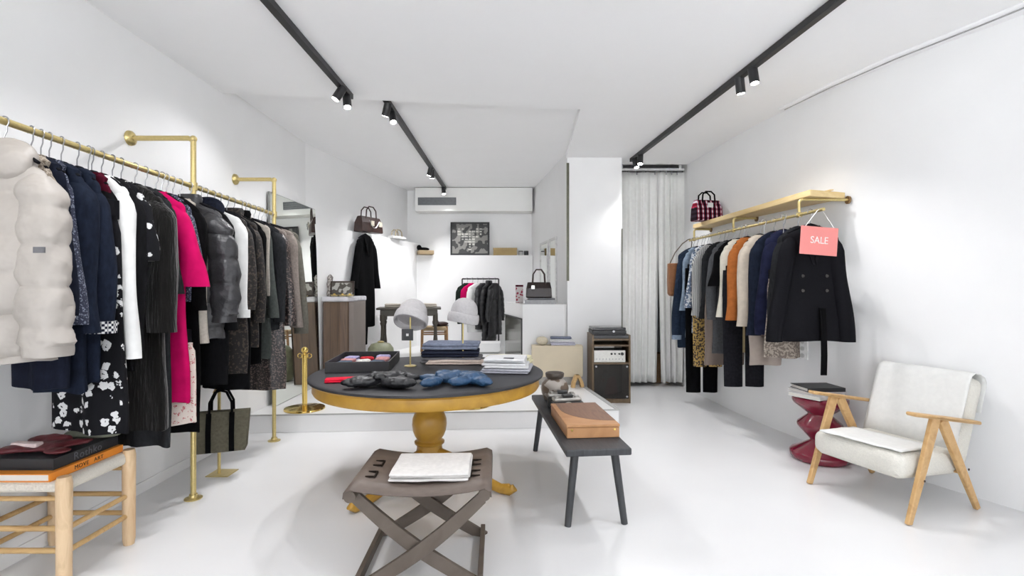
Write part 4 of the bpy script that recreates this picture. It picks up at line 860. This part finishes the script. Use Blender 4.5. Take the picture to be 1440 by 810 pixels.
R_('jacket','black double breasted jacket with a belt strap, nearest on the right rail','jacket',3.78,.215,.87,mat('black_suiting',(.008,.008,.010),.75,0,.1,40,.1),th=.045,sl=.80,r0=.066,r1=.06,collar='lapel',buttons=4,out=.05,flare=1.06,drop=.11,amp=.006)
bt=thing('belt','long black cloth belt hanging from the nearest black jacket','belt',(rxr(3.70)+.03,3.705,.70)); MB().loft([[Vector((x-.022,y-.004,z)),Vector((x+.022,y-.004,z)),Vector((x+.022,y+.004,z)),Vector((x-.022,y+.004,z))] for x,y,z in ((0,0,0),(.004,0,.15),(0,.0,.35),(-.01,.0,.50))]).build('strap',black,bt)
R_('jacket','charcoal jacket behind the nearest black jacket','jacket',3.93,.235,.86,char,th=.04,sl=.80,r0=.07,r1=.06)
skirt('skirt','grey brown fur trimmed hem showing below the black jacket','skirt',rxr(4.04)-.07,4.04,1.93,.13,.62,tg_,drop=.52,flare=1.15,amp=.02)
R_('jacket','dark navy velvet jacket next to the charcoal one','jacket',4.12,.225,.82,mat('navy_velvet',(.012,.014,.035),.8,0,.3,20,.2),th=.045,sl=.78,r0=.07,r1=.06)
R_('jacket','navy jacket between the velvet jacket and the sand shirt','jacket',4.27,.235,.86,navy,th=.045,sl=.80,r0=.07,r1=.062,collar='coat')
skirt('skirt','pointed taupe silk hem hanging below the sand shirt','skirt',rxr(4.36)-.05,4.36,1.93,.13,.80,taup,drop=.45,flare=1.05,amp=.022)
R_('shirt','sand coloured shirt beside the rust blouse','shirt',4.48,.225,.78,sand,th=.04,sl=.74,r0=.07,r1=.055)
trousers('pair of black lace trousers hanging low below the rust and cream clothes',rxr(4.76)-.02,4.76,1.93,.20,1.10,mat('black_lace',(.012,.012,.015),.8,0,.4,40,.5),drop=.42)
R_('blouse','rust orange blouse with ruffled edge','blouse',4.70,.215,.76,rust,th=.035,sl=.70,r0=.065,r1=.055,amp=.016)
skirt('skirt','pale yellow skirt hem below the rust blouse','skirt',rxr(4.80),4.80,1.93,.15,.70,mat('pale_mustard',(.42,.34,.19),.85,0,.1,30,.2),drop=.50,flare=1.1)
R_('blouse','cream blouse behind the rust blouse','blouse',4.86,.22,.74,creamc,th=.035,sl=.68,r0=.068,r1=.05)
R_('vest','black rounded vest next to the cream blouse','vest',4.96,.23,.72,black,th=.035,sl=.38,r0=.075,r1=.07)
R_('cardigan','mid grey long cardigan beside the striped shirt','cardigan',5.10,.225,1.14,gy,th=.04,sl=.72,r0=.065,r1=.05)
skirt('dress','brown striped dress hem below the grey cardigan','dress',rxr(5.20),5.20,1.93,.19,.88,stb,drop=.50,flare=1.1)
R_('cardigan','dark grey cardigan between the vest and the striped shirt','cardigan',5.28,.22,.92,char,th=.03,sl=.72)
trousers('pair of yellow leopard print trousers below the striped shirt',rxr(5.60),5.58,1.93,.17,.98,leop,drop=.48)
R_('shirt','grey and white striped shirt near the far end of the right rail','shirt',5.50,.22,.80,stp,th=.04,sl=.70,r0=.065,r1=.05)
R_('blouse','blue and white printed blouse near the far end of the right rail','blouse',5.64,.215,.98,bluew,th=.035,sl=.62,r0=.062,r1=.05)
trousers('pair of black trousers hanging nearly to the floor at the rail end',rxr(5.74),5.74,1.93,.19,1.42,black,drop=.36)
R_('shirt','pale denim shirt beside the dark jeans','shirt',5.83,.21,1.05,ltd,th=.03,sl=.66)
R_('jacket','long dark denim coat with pale cuffs, last on the right rail','jacket',5.93,.255,1.18,ink,th=.035,sl=1.0,r0=.06,r1=.055,cuff=ltd,flare=1.05)
t=thing('shoulder_bag','tan brown shoulder bag hanging at the far end of the right rail','bag',(1.985,6.06,1.25))
TAN=mat('tan_leather',(.27,.105,.035),.5,0,.12,20,.15)
MB().loft([[Vector((sx*.085*k,sy*.05*q,z)) for sx,sy in ((-1,-1),(0,-1.1),(1,-1),(1,1),(0,1.1),(-1,1))] for k,q,z in ((.7,.8,0),(.95,1,.03),(1,1,.2),(1,.7,.40))]).build('body',TAN,t,bevel=.01)
MB().tube([(-.07,0,.38),(.0,0,.53),(.09,0,.64),(.16,0,.69),(.185,0,.697),(.205,0,.66),(.19,-.0,.5),(.08,0,.39)],.006,8).build('strap',mat('dark_strap',(.09,.06,.035),.6),t,smooth=True)
t=hbag('handbag','red and black plaid handbag on the far end of the right shelf',(2.235,5.72,2.116),.2,.33,.24,.14,plaid('red_plaid'),black,hh=.10)
MB().box(-.03,.03,-.085,-.072,.15,.20).build('tag',whitef,t)
t=thing('power_outlet','white vertical power outlet strip on the right wall under the black jacket','outlet',(2.575,4.40,.72),-1.16)
MB().box(-.045,.045,-.012,.008,0,.26).build('plate',mat('socket_white',(.8,.8,.79),.4),t,bevel=.004)
for k in range(4): MB().tube([(0,-.015,.035+k*.062),(0,-.012,.035+k*.062)],.02,18).build('socket',mat('socket_grey',(.55,.55,.54),.5),t,smooth=True)

# ------------------------------------------------------------------ crimson stool table and books
CR=mat('crimson_gloss',(.20,.006,.028),.18,0,.05,5,coat=.5)
t=thing('side_table','glossy crimson zigzag side table beside the armchair','side table',(2.43,3.93,0))
MB().lathe([(.19,0),(.208,.02),(.212,.055),(.20,.07),(.07,.145),(.065,.155),(.155,.255),(.16,.275),(.155,.29),(.085,.35),(.085,.36),(.185,.44),(.195,.46),(.195,.485),(.18,.495)],n=40).build('body',CR,t,smooth=True)
MB().lathe([(.175,.4955),(.175,.498)],n=40).build('top_disc',CR,t)
book('white paperback lying lowest on the crimson side table',(2.40,3.93,.499),.5,.34,.25,.028,mat('white_cover',(.72,.71,.70),.5),side='front')
book('grey white book in the middle on the crimson side table',(2.41,3.94,.528),.25,.32,.24,.022,mat('pale_cover',(.60,.58,.58),.5),side='front')
book('black covered book on top of the pile on the crimson side table',(2.41,3.93,.551),.05,.30,.22,.03,mat('black_cover',(.018,.019,.022),.5),side='front')

# ------------------------------------------------------------------ armchair
OAK=woodm('oak',(.50,.29,.11),(.60,.38,.17),5,(3,3,3),.45); BC=mat('boucle_cream',(.70,.68,.62),.95,0,.05,120,.4); WC=mat('white_throw',(.78,.78,.76),.9,0,.03,30,.15)
t=thing('armchair','cream upholstered armchair with slanted oak legs and arms','armchair',(2.45,3.235,0),math.atan2(-.945,.33))
# local: +x towards the camera side, +y to the back
sw=.285
mbs=MB().rbox(-sw,sw,-.33,.27,.235,.39,.05)
for v in mbs.v: v.z-= .10*(v.y+.33)*.55
mbs.build('seat',BC,t,smooth=True)
bk=MB().rbox(-sw,sw,-.065,.065,0,.56,.05)
Rb=Matrix.Rotation(math.radians(-19),3,'X')
for v in bk.v:
    q=Rb@v; v.x=q.x; v.y=q.y+.21; v.z=q.z+.255
bk.build('backrest',BC,t,smooth=True)
for s in (-1,1):
    x=s*(sw+.03)
    def plank(p0,p1,w0,w1,th=.026):
        p0=Vector(p0); p1=Vector(p1); d=(p1-p0).normalized(); n=Vector((0,-d.z,d.y)); rings=[]
        for p,w_ in ((p0,w0),((p0+p1)/2,(w0+w1)/2*1.05),(p1,w1)):
            rings.append([p+n*w_+Vector((th/2,0,0)),p-n*w_+Vector((th/2,0,0)),p-n*w_-Vector((th/2,0,0)),p+n*w_-Vector((th/2,0,0))])
        return MB().loft(rings)
    fl_=plank((x,-.315,.0),(x,-.085,.595),.019,.036); 
    for v in fl_.v: v.z=max(v.z,0)
    fl_.build('leg',OAK,t,bevel=.006)
    rl=plank((x,.30,.0),(x,-.03,.58),.019,.034)
    for v in rl.v: v.z=max(v.z,0)
    rl.build('leg',OAK,t,bevel=.006)
    ar=MB().rbox(x-.04,x+.04,-.30,.30,-.011,.011,.010)
    for v in ar.v:
        k=1-.35*abs(v.y/.30)**2; v.x=x+(v.x-x)*k; v.z+=.598-(v.y+.10)*.17
    ar.build('armrest',OAK,t,smooth=True)
    for y,z in ((-.245,.24),(.15,.26)): MB().tube([(x+s*.013,y+.045,z),(x+s*.016,y+.045,z)],.007,10).build('screw',mat('screw_dark',(.06,.04,.03),.4,.5),t)
    MB().tube([(x-s*.10,-.18,.25),(x,-.18,.25)],.012,10).build('dowel',OAK,t,smooth=True); MB().tube([(x-s*.10,.16,.24),(x,.16,.24)],.012,10).build('dowel',OAK,t,smooth=True)
ang=t.rotation_euler.z; O=Vector(t.location); RZ=Matrix.Rotation(ang,3,'Z')
th_=thing('throw','white throw draped over the armchair backrest','throw',tuple(O+RZ@Vector((0,.27,.30))),ang)
rows=[]; nxx=26
for k,(yy,zz) in enumerate([(-.082,.06),(-.083,.20),(-.083,.35),(-.083,.50),(-.075,.555),(-.045,.582),(.0,.588),(.045,.580),(.074,.555),(.079,.50),(.079,.36)]):
    row=[]
    for i in range(nxx+1):
        u=i/nxx; x=-sw+.005+(2*sw-.01)*u; q=Vector((x,yy-.003*abs(nz(u*6,k*.7,1)),zz-.006*nz(u*4,k,3))); q=Rb@q; row.append(Vector((q.x,q.y+.21-.27,q.z+.255-.30)))
    rows.append(row)
mt_=MB().add([p for r in rows for p in r],[(i*(nxx+1)+j,i*(nxx+1)+j+1,(i+1)*(nxx+1)+j+1,(i+1)*(nxx+1)+j) for i in range(len(rows)-1) for j in range(nxx)])
mt_.build('cloth',WC,th_,smooth=True,solid=.006)
pl_=thing('seat_pad','thin white cloth lying across the armchair seat','cloth',tuple(O+RZ@Vector((.01,-.12,.392))),ang+.10)
mp=MB(); rows=[]
for j in range(13):
    row=[]
    for i in range(21):
        u=i/20; v=j/12; x=-.24+.48*u; y=-.21+.36*v; row.append(Vector((x+.01*nz(v*4,u,2),y+.012*nz(u*4,v,1),.010+.004*nz(u*5,v*5,4)-.055*(v*.36))))
    rows.append(row)
mp.add([p for r in rows for p in r],[(j*21+i,j*21+i+1,(j+1)*21+i+1,(j+1)*21+i) for j in range(12) for i in range(20)]); mp.build('cloth',WC,pl_,smooth=True,solid=.008)

# ------------------------------------------------------------------ rear: console table, stool, rack
DT=mat('dark_table_wood',(.05,.042,.030),.45,0,.2,10)
t=thing('console_table','dark turned leg wooden table at the rear left','table',(-1.49,7.25,.351),.15)
MB().box(-.45,.45,-.22,.22,.69,.72).build('table_top',DT,t,bevel=.008); MB().box(-.40,.40,-.18,.18,.60,.69).build('apron',DT,t)
for sx in (-1,1):
    for sy in (-1,1): MB().lathe([(.022,0),(.026,.02),(.018,.06),(.030,.14),(.034,.22),(.024,.32),(.022,.46),(.034,.50),(.024,.52),(.036,.54),(.036,.62)],(sx*.37,sy*.16,0),16).build('leg',DT,t,smooth=True)
for k,(x,y,lab) in enumerate(((-1.72,7.17,'left'),(-1.20,7.24,'right'))):
    folded('folded_scarf','beige folded scarf on the %s end of the rear table'%lab,'scarf',(x,y,1.073),.22,.16,.05,2,beige,.2,None,50+k)
t=thing('vase','sage green domed vase on the rear platform before the dark table','vase',(-1.70,6.45,.171))
MB().lathe([(.10,0),(.15,.02),(.17,.15),(.175,.30),(.16,.40),(.12,.455),(.05,.475)],n=32).build('body',mat('sage',(.22,.23,.15),.5,0,.15,20,.1),t,smooth=True)
MB().lathe([(.04,.475),(.045,.485),(.02,.495)],n=20).build('knob',BRASS,t,smooth=True)
t=thing('rush_stool','brown wooden stool with rush seat beside the rear table','stool',(-1.20,7.68,.351),.2)
RW_=woodm('brown_wood',(.26,.13,.05),(.34,.19,.08))
for sx in (-1,1):
    for sy in (-1,1): MB().tube([(sx*.19,sy*.17,0),(sx*.18,sy*.16,.42)],.018,12).build('leg',RW_,t,smooth=True)
MB().rbox(-.20,.20,-.18,.18,.35,.41,.025).build('seat',mat('rush',(.42,.32,.20),.8,0,.15,80,.3,0,(1,10,1)),t,smooth=True)
for sy in (-1,1): MB().tube([(-.18,sy*.165,.30),(.18,sy*.165,.30)],.012,10).build('rung',RW_,t,smooth=True)
t=thing('shoe','dark leather shoe on the rear rush stool','shoe',(-1.12,7.66,.764),.4)
mbx=MB(); mbx.ell((.04,0,.035),(.11,.04,.035)); mbx.ell((-.06,0,.06),(.05,.037,.06)); mbx.build('upper',DBR,t,remesh=.008); MB().box(-.10,.14,-.033,.033,0,.01).build('sole',black,t,bevel=.002)
t=thing('garment_rack','small black metal garment rack standing at the back','clothes rack',(-.52,8.2,.351))
for s in (-1,1):
    MB().tube([(s*.30,0,.02),(s*.30,0,1.15)],.012,10).build('upright',BLACK,t,smooth=True); MB().box(s*.30-.015,s*.30+.015,-.20,.20,0,.03).build('foot',BLACK,t,bevel=.004)
MB().tube([(-.30,0,1.15),(.30,0,1.15)],.012,10).build('top_bar',BLACK,t,smooth=True); MB().tube([(-.30,0,.12),(.30,0,.12)],.010,10).build('lower_bar',BLACK,t,smooth=True)
dg=fabric('dark_green_cloth',(.015,.022,.018)); zr=1.501
def K_(name,label,cat,x,L,m,**k): return garment(name,label,cat,x,8.2,zr,.20,L,m,rz=1.05 if x>-.55 else .75,drop=.07,**k)
K_('jacket','dark green jacket, leftmost on the small black rack','jacket',-.74,.66,dg,sl=.5)
K_('jacket','hot pink jacket on the small black rack','jacket',-.655,.62,mag,sl=.5)
K_('jacket','white jacket between pink and black on the small rack','jacket',-.57,.80,whitef,sl=.55)
K_('puffer_jacket','dark grey quilted puffer jacket on the small black rack','jacket',-.48,.75,greyp,sl=.6,quilt=.09,th=.05)
K_('puffer_jacket','glossy black long quilted coat on the small black rack','coat',-.38,1.0,NB,sl=.6,quilt=.08,th=.055,collar='stand')
K_('puffer_jacket','black quilted jacket, rightmost on the small black rack','jacket',-.28,.85,NB,sl=.55,quilt=.09,th=.04)
t=thing('display_plinth','low white display plinth beneath the small black rack','plinth',(-.48,7.72,.351)); MB().box(-.3,.3,-.18,.18,.03,.16).build('body',CW,t,bevel=.005); MB().box(-.27,.27,-.15,.15,0,.03).build('base',GREY,t)

# ------------------------------------------------------------------ world, camera
w=bpy.data.worlds.new('World'); SC.world=w; w.use_nodes=True; bg=w.node_tree.nodes['Background']; 
wn=w.node_tree; tcw=wn.nodes.new('ShaderNodeTexCoord'); sx_=wn.nodes.new('ShaderNodeSeparateXYZ'); wn.links.new(tcw.outputs['Generated'],sx_.inputs[0])
mr=wn.nodes.new('ShaderNodeMapRange'); mr.inputs[1].default_value=-.05; mr.inputs[2].default_value=.05; wn.links.new(sx_.outputs['Z'],mr.inputs[0])   # added glow from below to brighten the ceiling, dimmer sky above
rp=ramp(wn,mr.outputs[0],[(0,(.96,.98,1)),(1,(.37,.385,.41))]); wn.links.new(rp,bg.inputs[0]); bg.inputs[1].default_value=8.2
cd=bpy.data.cameras.new('camera'); cd.sensor_width=36; cd.lens=F/1440*36; cd.clip_start=.02; co=bpy.data.objects.new('camera',cd); COL.objects.link(co); co.location=(0,0,H); co.rotation_euler=(PI/2,0,0); SC.camera=co
SC.view_settings.view_transform='Standard'; SC.view_settings.look='None'; SC.view_settings.gamma=1; SC.view_settings.exposure=0.34
try: SC.view_settings.use_curve_mapping=False
except Exception: pass
